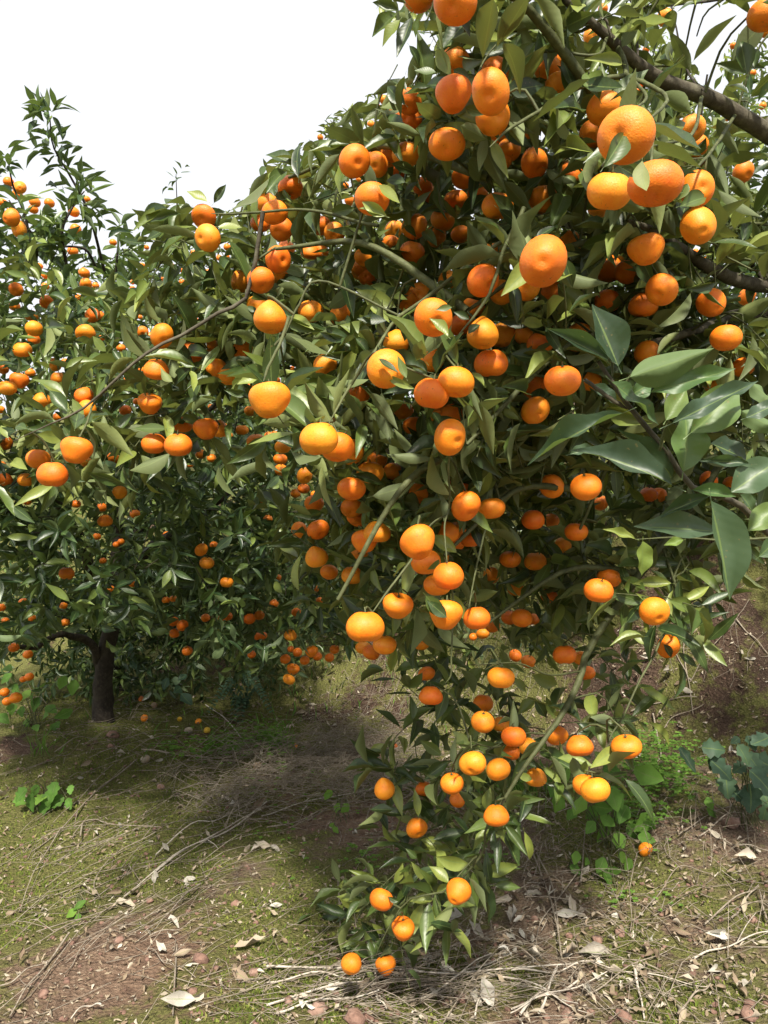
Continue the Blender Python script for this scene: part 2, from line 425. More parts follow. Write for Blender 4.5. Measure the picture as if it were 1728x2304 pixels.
class Leaves:
    """records of single leaves: base, direction, normal, length, width, variant, tone"""
    def __init__(s): s.b = []; s.d = []; s.n = []; s.L = []; s.W = []; s.k = []; s.r = []; s.pri = []; s.sid = []; s.cur = -1; s.tw = []
    def add(s, b, d, n, L, W, nk, r=None, pri=0):
        s.b.append(b); s.d.append(d); s.n.append(n); s.L.append(L); s.W.append(W)
        s.k.append(int(rng.integers(nk))); s.r.append(rng.random() if r is None else r); s.pri.append(pri); s.sid.append(s.cur)
    def arr(s):
        s.b = np.array(s.b, float); s.d = unit(s.d); n = np.array(s.n, float)
        n = n - (n * s.d).sum(-1, keepdims=True) * s.d
        bad = np.linalg.norm(n, axis=-1) < 1e-3; n[bad] = np.cross(s.d[bad], [0.3, 0.5, 0.8])
        s.n = unit(n); s.x = np.cross(s.d, s.n)
        s.L = np.array(s.L); s.W = np.array(s.W); s.k = np.array(s.k); s.r = np.array(s.r); s.pri = np.array(s.pri); s.sid = np.array(s.sid)
        return s
    def keep(s, mask):
        for a in ('b', 'd', 'n', 'x', 'L', 'W', 'k', 'r', 'pri', 'sid'): setattr(s, a, getattr(s, a)[mask])
        return s
    def joined(s, kind, idx, name):
        T = kind.T[s.k[idx]]                       # (M,V,3)
        W = s.W[idx][:, None, None]; L = s.L[idx][:, None, None]
        v = s.b[idx][:, None, :] + T[..., 0:1] * W * s.x[idx][:, None, :] + T[..., 1:2] * L * s.d[idx][:, None, :] + T[..., 2:3] * L * s.n[idx][:, None, :]
        M, nv = T.shape[:2]
        f = (kind.f[None] + (np.arange(M) * nv)[:, None, None]).reshape(-1, 4)
        return mesh_np(name, v.reshape(-1, 3), f, {'rnd': np.repeat(s.r[idx], nv), 'lu': np.tile(kind.lu, M), 'lv': np.tile(kind.lv, M)})
    def matrix(s, i):
        x, y, z = s.x[i] * s.W[i], s.d[i] * s.L[i], s.n[i] * s.L[i]
        return Matrix(((x[0], y[0], z[0], s.b[i][0]), (x[1], y[1], z[1], s.b[i][1]), (x[2], y[2], z[2], s.b[i][2]), (0, 0, 0, 1)))
    def single(s, kind, i, mat, parent, name='leaf'):
        o = bpy.data.objects.new(name, kind.mesh(s.k[i], mat)); col.objects.link(o)
        o.parent = parent
        M = s.matrix(i)
        M.translation = M.translation - (parent.location if parent else Vector((0, 0, 0)))
        o.matrix_basis = M
        return o

def shown(lv, extra=None):
    """how large each leaf shows: projected size where it is the front-most on a coarse depth grid"""
    mid = lv.b + lv.d * lv.L[:, None] * 0.5
    px, py, Y = proj(mid)
    size = lv.L * np.sqrt(lv.W * lv.L) / Y ** 2
    gx = (px / 16).astype(int); gy = (py / 16).astype(int)
    ok = (gx >= 0) & (gx < 108) & (gy >= 0) & (gy < 144) & (Y > 0.2)
    zb = np.full((144, 108), 99.0)
    for p in (0.25, 0.5, 0.75):
        q = lv.b + lv.d * lv.L[:, None] * p
        qx, qy, qY = proj(q); ix = (qx / 16).astype(int); iy = (qy / 16).astype(int)
        o2 = (ix >= 0) & (ix < 108) & (iy >= 0) & (iy < 144)
        np.minimum.at(zb, (iy[o2], ix[o2]), qY[o2])
    vis = np.zeros(len(px)); vis[ok] = (Y[ok] <= zb[gy[ok], gx[ok]] + 0.035)
    return size * (0.02 + vis) * ok + lv.pri * 10 * ok

# ------------------------------------------------------------------ mandarins read from the photograph
# tile origin (photo pixels), scale, then x y diameter kind ; kinds: n near tree, p near tree half hidden, l left tree, m far trees, r tree behind at the right
S = 3.318
TILES = [
 ((0, 240), S, """65 560 80 l;145 605 90 l;130 658 85 l;20 715 70 l;262 712 85 l;250 765 75 l;370 718 78 l;80 830 122 l;145 912 115 l;553 785 85 l;567 912 85 l;545 1078 82 l;845 1012 58 l;295 1190 55 l;338 1258 60 l;630 1240 85 l;640 1325 88 l;715 1335 55 l;120 1365 100 l;110 1490 85 l;345 1455 95 l;340 1340 60 l;585 1425 60 l;690 1555 110 l;745 1560 85 l;235 1560 95 l;1062 1185 48 m;1285 1190 50 m;1355 1220 40 m;1450 1090 45 m;1555 1232 45 m;1225 1285 45 m;1360 1310 50 m;990 1310 40 m;990 1355 35 m;1520 1335 36 m;1640 1130 50 m;1095 1050 40 m;1045 1570 36 m;1465 1590 36 m;1525 815 172 n;1550 980 190 n;650 690 55 l"""),
 ((0, 700), S, """255 130 125 l;250 215 90 l;170 290 122 l;640 165 140 l;765 200 55 l;1062 157 88 l;1125 190 75 l;1215 185 170 n;905 275 70 l;20 430 90 l;410 400 100 l;490 385 75 l;440 505 115 l;145 520 125 l;228 460 75 l;55 575 130 l;315 665 128 l;0 735 75 l;435 790 75 l;1165 437 176 n;1115 690 166 n;935 740 90 l;1020 675 50 l;650 735 140 p;625 630 120 p;1360 840 146 n;1150 990 170 n;1330 1000 190 n;1540 880 165 n;1430 310 180 p;1565 270 130 p;1630 430 80 p;565 1037 212 n;285 1105 165 n;385 1220 206 n;40 985 100 l;40 1260 105 l;190 1260 115 l;10 1150 75 l;845 1100 90 l;645 1130 90 l;1500 1068 85 l;1580 1098 76 l;1420 1145 45 l;893 1355 106 l;570 1440 72 l;760 1465 80 l;785 1565 105 l;1010 1515 78 l;205 1425 58 l;890 175 42 m;1575 715 52 m;950 510 52 m;1060 440 55 l;1640 885 95 p"""),
 ((400, 300), S, """840 400 178 n;728 592 186 n;775 715 168 n;615 670 140 p;670 520 95 p;1065 690 176 p;1170 745 150 p;810 855 122 n;745 945 190 n;985 890 110 p;1060 880 80 p;370 850 60 m;470 1112 155 n;620 1098 196 n;690 1380 235 n;590 1290 110 p;990 1330 190 p;1230 1350 170 p;1320 208 225 n;1435 200 150 p;1480 235 100 p;1590 150 120 p;1350 345 45 m;1255 390 55 m;1285 500 85 m;1450 490 245 n;1390 930 80 p;1365 1010 90 p;1415 1060 80 p;980 245 45 m;1065 30 50 m;115 890 45 m;310 925 45 m;370 920 40 m;30 1020 45 m;35 1110 45 m;225 1030 40 m;490 1620 155 n;1630 1560 80 p;760 1050 95 p"""),
 ((400, 750), S, """680 497 282 n;1060 790 268 n;1190 850 240 n;1300 890 180 p;540 580 90 l;265 550 48 m;380 320 80 p;290 260 80 p;330 705 95 l;385 762 62 l;478 722 95 l;585 810 136 l;680 765 72 l;725 755 62 l;785 845 120 l;765 940 100 l;770 1020 96 l;945 1060 116 l;940 1160 86 l;880 1195 82 l;1025 1205 72 l;1018 1270 140 l;1295 1160 206 n;1300 1300 155 p;1340 1370 150 p;1440 1040 190 p;1605 1030 120 p;905 1468 123 n;1050 1465 156 n;1400 1550 186 n;1490 1485 190 n;1365 1640 182 p;1330 460 90 p;1100 235 130 p;855 265 48 m;745 350 52 m;540 400 62 m;965 565 45 m;635 1245 55 l;675 1385 72 l;1490 945 90 p;175 1617 96 l;270 1580 66 l"""),
 ((800, 0), S, """745 15 300 n;490 -30 220 n;735 705 262 n;1000 690 285 n;1025 870 250 n;680 1067 239 n;745 455 155 p;1040 545 100 p;380 1155 206 n;400 870 150 p;395 760 110 p;325 860 80 p;215 745 75 m;165 795 48 m;118 930 66 m;265 1150 100 p;145 1235 100 p;310 1280 80 p;1340 1210 206 n;1605 1310 165 p;1390 1490 226 p;1060 1540 206 n;750 1495 166 n;1140 1120 120 p;1060 1040 110 p;1090 1180 90 p;1270 1040 95 p;800 1330 125 p;500 1390 100 p;530 1450 100 p;910 1440 90 p;1560 460 180 p;1430 510 110 p;1520 640 80 p"""),
 ((1228, 0), S, """890 130 118 r;1640 110 240 n;600 1010 390 n;440 810 250 n;475 1430 310 n;815 1360 350 n;1130 1410 242 n;1090 960 192 n;1130 1090 90 p;1475 1285 152 n;1400 340 52 r;1550 545 48 r;1350 885 45 r;750 370 58 r;430 65 82 r;420 200 90 r;340 270 120 r;350 1000 110 p;725 625 40 r;685 680 52 r;1620 790 60 r;1250 1395 62 r;1640 240 80 r;395 1560 150 n"""),
 ((800, 450), S, """445 205 176 n;285 225 138 n;425 390 176 n;265 330 90 p;650 150 172 p;785 255 125 p;600 270 150 p;690 600 150 p;950 600 232 n;1090 690 165 p;1280 650 115 p;1405 455 335 n;1480 690 122 p;580 875 272 n;790 930 155 p;950 1000 230 n;1090 1010 185 n;1015 1220 222 n;230 1260 276 n;575 1445 250 n;750 1360 252 n;355 1570 150 n;1545 1350 255 n;1345 1570 202 n;1330 1400 192 p;480 700 150 p;385 750 100 p;40 530 95 p;90 570 80 p;1255 1005 90 p;300 1060 80 p;570 1195 80 p;885 785 80 p;1030 390 90 p;1600 320 125 p;650 1620 115 p;720 1610 115 p;20 1450 80 p;1380 1070 80 p"""),
 ((1228, 450), S, """1145 195 246 n;745 370 236 n;480 520 192 p;600 540 162 p;865 670 226 n;725 785 202 n;460 755 182 p;1240 770 202 n;1505 720 122 r;1345 1030 216 n;765 1140 196 n;235 1020 240 p;325 1350 130 p;1470 1250 160 p;1245 1370 120 p;1175 385 52 r;1120 385 42 r;1205 435 52 r;960 150 52 r"""),
 ((0, 1150), S, """1545 385 96 l;495 465 102 l;905 228 48 l;870 250 45 l;725 190 62 l;770 370 48 l;830 580 55 l;990 545 55 l;1245 175 58 l;10 720 68 l;175 680 70 l;240 800 62 l;40 820 62 l;488 830 66 l;475 705 62 l;105 1018 82 l;210 1070 75 l;220 1237 70 l;175 1255 55 l;35 1350 72 l;118 1392 90 l;55 1420 72 l;1297 825 82 l;1362 853 86 l;1305 912 82 l;1400 1043 84 l;1535 797 72 l;1240 665 62 l;1295 655 58 l"""),
 ((400, 1150), S, """1035 345 156 n;1130 455 132 n;1300 480 152 n;365 532 96 l;375 785 76 l;325 800 55 l;535 805 89 l;610 778 84 l;595 935 64 l;640 930 64 l;842 925 91 l;553 1070 68 l;805 1105 84 l;862 1180 86 l;830 1257 89 l;895 1055 78 l;845 1030 56 l;950 1115 80 l;1000 1050 90 l;1045 1085 76 l;1135 1093 78 l;1172 1032 81 l;885 755 76 l;720 690 76 l;750 497 58 l;1060 668 60 l;1045 580 50 l;1400 865 252 n;1545 1000 166 n;1385 1020 112 n;1445 1055 122 n;1640 710 200 n"""),
 ((750, 900), S, """875 275 242 n;995 790 212 n;1180 810 192 n;930 640 95 p;640 695 80 p;630 1070 252 n;690 1210 210 n;850 1315 232 n;780 1380 200 n;835 1600 242 n;1070 1630 196 n;1490 895 166 n;1625 900 122 n;1320 1190 150 n;1508 1205 146 n;1360 1410 120 p;1180 1315 68 p;910 1060 162 p;850 990 115 p;920 970 115 p;790 1190 90 p;510 1160 90 p;1020 1040 80 p;1615 1460 105 p;860 130 115 p;600 190 85 p"""),
 ((1228, 900), S, """45 640 175 n;300 650 220 n;415 770 112 n;228 985 166 n;395 1425 192 n;470 1330 162 n;810 1575 212 n;770 705 112 p;835 710 80 p;1220 600 132 p;1395 625 100 p;125 1085 85 p"""),
 ((800, 1350), S, """1150 130 118 n;1240 135 150 n;1320 145 90 p;880 275 68 n;950 253 92 n;1020 190 112 p;490 320 122 p;1190 415 92 n;1290 460 102 n;530 550 68 p;1085 580 192 n;560 715 166 n;955 770 138 n;950 910 166 n;1180 1020 172 n;870 1215 182 n;1065 1265 176 n;1345 1325 152 n;1160 1140 112 p;1295 1100 70 p;720 1370 166 n;760 1490 110 n;510 1410 112 p;215 1410 150 n;1050 1610 180 n;1505 1010 152 n;1560 410 152 n;1090 930 70 p"""),
 ((1228, 1350), S, """310 545 112 n;258 435 70 p;920 345 168 n;255 1090 186 n;605 1095 202 n;300 1385 196 n;370 1420 206 n"""),
 ((600, 1750), 2.37, """800 265 108 n;612 650 122 n;1018 610 130 n;725 805 118 n;575 755 82 n;455 993 112 n;390 1030 80 n;635 1000 104 n"""),
]
fr = []
for (ox, oy), s, txt in TILES:
    for it in txt.split(';'):
        a = it.split()
        fr.append([ox + float(a[0]) / s, oy + float(a[1]) / s, float(a[2]) / s, a[3]])
nearv = np.array([[x, y, 0.05 * F / d] for x, y, d, k in fr if k == 'n'])
def surf(px, py):
    px = np.atleast_1d(px).astype(float); py = np.atleast_1d(py).astype(float)
    d2 = (px[:, None] - nearv[None, :, 0]) ** 2 + (py[:, None] - nearv[None, :, 1]) ** 2
    wgt = 1.0 / (d2 + 55.0 ** 2) ** 1.5
    return (wgt * nearv[None, :, 2]).sum(1) / wgt.sum(1)

fruits = []
for x, y, d, k in fr:
    Y = 0.05 * F / d; D = 0.05
    if k == 'p':
        Y = float(surf(x, y)[0]) + rng.uniform(0.06, 0.30); D = max(0.043, min(0.052, d * Y / F))
    elif k == 'l': Y2 = min(max(Y, 2.2), 3.9); D = 0.05 * Y2 / Y; D = min(max(D, 0.036), 0.055); Y = Y2
    elif k == 'm': Y2 = min(max(Y, 3.9), 5.4); D = max(0.038, 0.05 * Y2 / Y); Y = Y2
    elif k == 'r': Y2 = min(max(Y, 2.3), 4.4); D = max(0.038, 0.05 * Y2 / Y); Y = Y2
    fruits.append(dict(px=x, py=y, d=D * F / Y, Y=Y, D=D, k=k, p=P(x, y, Y)))
FX = np.array([f['px'] for f in fruits]); FY = np.array([f['py'] for f in fruits]); FZ = np.array([f['Y'] for f in fruits])
FR = np.array([f['d'] * 0.5 for f in fruits]); FK = np.array([f['k'] for f in fruits])
FPROT = np.where(FK == 'n', 0.95, np.where(FK == 'p', 0.62, 0.95)) * FR

PX_, PY_, PZ_, PR_ = [], [], [], []
def clears_fruit(lv, allow=0.06):
    bad = np.zeros(len(lv.L), bool)
    GX = np.concatenate([FX, PX_]); GY = np.concatenate([FY, PY_]); GZ = np.concatenate([FZ, PZ_]); GP = np.concatenate([FPROT, PR_])
    for fac in (0.0, 0.3, 0.6, 0.85, 1.0):
        q = lv.b + lv.d * lv.L[:, None] * fac
        qx, qy, qY = proj(q)
        hw = (lv.W * 0.30 * math.sin(math.pi * max(0.02, min(fac, 0.98)))) / np.maximum(qY, 0.2) * F
        for c0 in range(0, len(qx), 4000):
            sl = slice(c0, c0 + 4000)
            dd = np.hypot(qx[sl, None] - GX[None], qy[sl, None] - GY[None])
            hit = (dd < (GP[None] + hw[sl, None])) & (qY[sl, None] < GZ[None] + 0.015)
            bad[sl] |= hit.any(1)
    lucky = rng.random(len(bad)) < allow
    return ~(bad & ~lucky)

SKY = [(-50, -50), (835, -50), (850, 60), (905, 110), (890, 150), (860, 185), (800, 232), (745, 252), (700, 292), (655, 350), (600, 335), (585, 385), (560, 440), (500, 470), (415, 440), (345, 462), (300, 470), (268, 500), (235, 505), (255, 590), (222, 570), (205, 470), (185, 420), (130, 365), (122, 270), (85, 255), (55, 320), (-50, 350)]
SKY2 = [(1500, 25), (1600, 10), (1685, 50), (1680, 75), (1640, 95), (1615, 150), (1640, 190), (1655, 232), (1575, 190), (1560, 120), (1525, 75)]
SKY3 = [(840, 55), (985, 82), (985, 112), (905, 180), (880, 185), (890, 130)]
def off_sky(lv, allow=0.02, second=0.06):
    ok = np.ones(len(lv.L), bool)
    for fac in (0.0, 0.5, 1.0):
        qx, qy, _ = proj(lv.b + lv.d * lv.L[:, None] * fac)
        ok &= ~(in_poly(qx, qy, SKY) & (rng.random(len(ok)) > allow))
        ok &= ~(in_poly(qx, qy, SKY3) & (rng.random(len(ok)) > 0.1))
        ok &= ~(in_poly(qx, qy, SKY2) & (rng.random(len(ok)) > second))
    return ok

def lay_twigs(lv, tw, need=3):
    cnt = np.bincount(lv.sid[lv.sid >= 0], minlength=max(lv.cur, 0) + 2)
    for sid, pts, rr in lv.tw:
        qx, qy, qY = proj(pts)
        if cnt[sid] < need or in_poly(qx, qy, SKY).any() or in_poly(qx, qy, SKY2).any(): continue
        if ((np.hypot(qx[:, None] - FX, qy[:, None] - FY) < FR) & (qY[:, None] < FZ)).any(): continue
        tw.add(pts, rr, 4)

def rand_unit(n=None):
    v = rng.normal(size=3 if n is None else (n, 3)); return unit(v)

def sprig(lv, tw, base, d, length, nleaf, Lr, nk, up=0.55, r0=0.0016, wr=(0.23, 0.34), spread=0.9):
    """one leafy shoot: a thin curved twig with alternate leaves"""
    d = unit(d); bend = rand_unit() * 0.25 + np.array([0, 0, -0.10])
    ts = np.linspace(0, 1, 5)
    pts = np.array([base + d * length * t_ + bend * length * t_ * t_ for t_ in ts])
    lv.cur += 1
    if tw is not None: lv.tw.append((lv.cur, pts[:4], np.linspace(r0, r0 * 0.5, 5)[:4]))
    a = unit(np.cross(d, [0.21, 0.37, 0.9])); bb = np.cross(d, a); ang = rng.uniform(0, 6.28)
    for i in range(nleaf):
        t_ = 0.12 + 0.88 * (i + 0.5) / nleaf
        p = base + d * length * t_ + bend * length * t_ * t_
        ang += 2.4 + rng.normal() * 0.35
        rad = math.cos(ang) * a + math.sin(ang) * bb
        ld = d * rng.uniform(0.35, 0.9) + rad * spread + np.array([0, 0, -0.15])
        n = np.array([0, 0, up]) + d * 0.45 - rad * 0.2 + rng.normal(size=3) * 0.28
        L = rng.uniform(*Lr)
        lv.add(p + unit(ld) * L * 0.1, ld, n, L, L * rng.uniform(*wr), nk)

# ------------------------------------------------------------------ near mandarin tree
tree = empty('mandarin_tree', (1.55, 2.15, ground_h(1.55, 2.15)))
props(tree, 'large mandarin tree heavy with fruit, limbs arching in from beyond the right edge', 'tree', 'mandarin trees of the orchard')

def tz(ox, oy, pts, s=S): return [(ox + x / s, oy + y / s) for x, y in pts]
def limb(name, pix, depths, w0, w1, mat, n=18, sides=8, wob=0.06, s_=None, parent=None):
    """branch through photo pixels at the depth of the crown there; w in photo pixels"""
    k = len(pix); dep = np.interp(np.linspace(0, 1, k), np.linspace(0, 1, len(depths)), depths)
    pts = [P(x, y, Y) for (x, y), Y in zip(pix, dep)]
    if parent is None and BR:
        ap = np.concatenate(BR); dd = np.linalg.norm(ap - pts[0], axis=1)
        if dd.min() < 0.14: pts[0] = ap[dd.argmin()]
    sp = spline(pts, n); T = Tubes()
    Ys = sp[:, 1]; wd = np.linspace(w0, w1, n) * Ys / F * (0.36 if parent is None else 0.5); wd[-3:] *= (0.85, 0.65, 0.35)
    T.add(sp + rng.normal(size=sp.shape) * (wd[:, None] * 0.12), wd, sides, wob)
    return link(name, T.mesh(name), mat, tree if parent is None else parent), sp

BR = []
base = np.array(tree.location)
T = Tubes(); fork = np.array([1.50, 2.05, 1.00])
T.add(spline([base - [0, 0, 0.15], base + [0.0, 0, 0.3], base + [-0.03, -0.05, 0.65], fork], 14), np.linspace(0.075, 0.05, 14), 10, 0.05)
link('trunk', T.mesh('trunk'), M_BARK, tree)

def limb3(pts, r0, r1, mat=M_BARK, name='limb', n=22):
    T = Tubes(); sp = spline(pts, n); T.add(sp + rng.normal(size=sp.shape) * r1 * 0.12, np.linspace(r0, r1, n), 8, 0.05)
    link(name, T.mesh(name), mat, tree); return sp

upper = [P(x, y, Y) for (x, y), Y in zip(tz(1228, 0, [(1800, 1180), (1659, 1010), (1420, 845), (1200, 720), (950, 640), (760, 540), (600, 400), (480, 290), (300, 130), (110, -30), (-40, -200)]), np.linspace(1.5, 1.12, 11))]
BR.append(limb3([fork, fork + [-0.10, -0.25, 0.28]] + upper, 0.021, 0.0040))
mid_l = [P(x, y, Y) for (x, y), Y in zip(tz(1228, 450, [(1900, 700), (1659, 650), (1450, 610), (1250, 520), (1090, 420), (960, 330), (800, 230), (600, 160)]), np.linspace(1.75, 1.35, 8))]
BR.append(limb3([fork + [0, 0, -0.05]] + mid_l, 0.020, 0.005))
low_l = [P(x, y, Y) for (x, y), Y in zip(tz(1228, 450, [(1900, 860), (1659, 850), (1450, 860), (1300, 900), (1180, 950), (1000, 1010), (700, 1100)]), np.linspace(1.85, 1.5, 7))]
BR.append(limb3([fork + [0, 0, -0.15]] + low_l, 0.020, 0.006))
drop = [P(x, y, Y) for (x, y), Y in zip([(1700, 1050), (1560, 1150), (1440, 1290), (1330, 1450), (1303, 1530), (1267, 1605), (1228, 1660), (1170, 1740), (1110, 1840)], np.linspace(1.9, 1.65, 9))]
BR.append(limb3([fork + [0, 0, -0.3]] + drop, 0.013, 0.0035, M_GREEN, 'limb'))
for b_, lo, r_ in ((BR[0], 500, 20), (BR[1], 0, 14), (BR[2], 0, 12), (BR[3], 0, 9)):
    for q in b_:
        x_, y_, Y_ = proj(q)
        if 1228 + lo / S < x_ < 1760 and y_ > -20 or (b_ is BR[3] and 1150 < x_ < 1320): PX_.append(float(x_)); PY_.append(float(y_)); PZ_.append(float(Y_)); PR_.append(r_)

for (o, pts, dep, w0, w1, mt) in [
    ((1228, 0), [(470, 280), (250, 235), (40, 225), (-160, 235)], (1.2, 1.25), 12, 6, M_GREEN),
    ((1228, 0), [(620, 470), (380, 410), (60, 380), (-120, 415)], (1.18, 1.2), 11, 7, M_GREEN),
    ((1228, 0), [(800, 545), (600, 555), (430, 585), (150, 700), (-80, 850), (-270, 960), (-420, 1100)], (1.22, 1.1), 19, 9, M_GREEN),
    ((1228, 0), [(930, 590), (900, 720), (760, 910)], (1.18, 0.95), 16, 10, M_GREEN),
    ((1228, 0), [(800, 590), (750, 720), (660, 820)], (1.18, 1.0), 13, 8, M_GREEN),
    ((1228, 0), [(1310, 850), (1100, 990), (900, 1070), (790, 1090)], (1.32, 0.95), 13, 8, M_GREEN),
    ((1228, 0), [(1470, 950), (1250, 1110), (1120, 1260)], (1.38, 1.15), 12, 9, M_GREEN),
    ((1228, 0), [(560, 130), (700, 90), (900, 45), (1270, 0), (1500, -60)], (1.35, 1.7), 7, 9, M_BARK_DARK),
    ((1228, 0), [(860, 370), (1050, 510), (1190, 690)], (1.6, 1.34), 5, 8, M_BARK_DARK),
    ((1228, 0), [(340, -60), (440, 140), (490, 285)], (1.2, 1.2), 7, 9, M_BARK),
    ((1228, 450), [(1280, 100), (1420, 300), (1540, 480), (1650, 640)], (1.7, 1.72), 10, 15, M_BARK_DARK),
    ((1228, 450), [(1330, 230), (1400, 195), (1659, 185), (1800, 190)], (1.55, 1.75), 9, 11, M_GREEN),
    ((800, 450), [(1260, 60), (1160, 260), (1090, 420), (1050, 560), (990, 720), (900, 850), (750, 1030)], (1.25, 1.25), 15, 8, M_GREEN),
    ((800, 450), [(950, 380), (840, 480), (620, 660), (430, 800), (290, 900), (180, 1080), (20, 1300), (-40, 1390), (-140, 1560), (-200, 1670)], (1.35, 1.08), 13, 8, M_GREEN),
    ((400, 300), [(1500, 690), (1350, 660), (1100, 590), (860, 570), (450, 600), (250, 600)], (1.4, 1.5), 12, 6, M_GREEN),
    ((0, 700), [(2050, -260), (1850, -120), (1650, 0), (1400, 160), (1150, 280), (950, 430), (800, 570), (600, 740), (360, 850), (100, 970)], (1.5, 1.4), 14, 5, M_BARK),
    ((0, 700), [(790, 580), (700, 690), (650, 830), (590, 950)], (1.45, 1.4), 8, 6, M_GREEN),
    ((400, 750), [(830, -120), (770, 60), (680, 240), (640, 360)], (1.2, 1.06), 11, 8, M_GREEN),
    ((400, 300), [(1240, 930), (1070, 1100), (900, 1290), (800, 1500)], (1.25, 1.25), 8, 7, M_GREEN),
    ((750, 900), [(900, 300), (870, 400), (860, 560), (870, 700), (860, 850)], (1.2, 1.3), 8, 6, M_GREEN),
    ((750, 900), [(860, 850), (720, 940), (590, 1180), (440, 1380), (290, 1590)], (1.3, 1.2), 6, 8, M_GREEN),
    ((750, 900), [(870, 820), (830, 950), (850, 1230)], (1.3, 1.25), 6, 5, M_GREEN),
    ((750, 900), [(1140, 950), (1090, 1150), (1050, 1340), (1010, 1560)], (1.5, 1.45), 7, 5, M_GREEN),
    ((800, 1350), [(720, -150), (730, 0), (722, 250), (715, 400), (712, 560), (670, 620)], (1.35, 1.35), 7, 5, M_GREEN),
    ((1228, 1350), [(1180, -160), (1020, 90), (880, 260), (800, 430), (680, 640), (590, 850), (540, 930), (470, 1050), (420, 1300)], (1.75, 1.5), 9, 5, M_GREEN),
    ((800, 1350), [(1640, 520), (1450, 560), (1250, 480), (1100, 470), (780, 490)], (1.75, 1.6), 6, 4, M_GREEN),
    ((800, 1350), [(1400, 1080), (1250, 1000), (1050, 1100), (850, 1050)], (1.75, 1.7), 7, 4, M_GREEN),
    ((600, 1750), [(1180, 120), (1170, 270), (1160, 380), (1090, 480), (960, 600), (760, 650), (650, 800), (580, 950)], (1.68, 1.75), 9, 4, M_GREEN)]:
    sc_ = 2.37 if o == (600, 1750) else S
    BR.append(limb('branch', tz(o[0], o[1], pts, sc_), dep, w0, w1, mt)[1])
# boughs that carry the crown beyond the limbs in view
for a, bpt in [((1330, 200, 1.2), (930, -60, 1.0)), ((1500, 560, 1.5), (1050, 700, 1.35)), ((1480, 720, 1.55), (1050, 1000, 1.3)), ((1050, 700, 1.35), (620, 560, 1.45)),
               ((1050, 1000, 1.4), (760, 1350, 1.35)), ((1500, 900, 1.7), (1300, 1200, 1.75)), ((1100, 400, 1.35), (650, 400, 1.6)), ((1440, 1290, 1.85), (1100, 1400, 1.7)), ((1300, 1100, 1.7), (1000, 1250, 1.5))]:
    p0, p1 = P(*a), P(*bpt); mp = (p0 + p1) / 2 + np.array([0, 0, 0.06])
    BR.append(limb3([p0, mp, p1], 0.009, 0.003, M_GREEN, 'branch', 14))

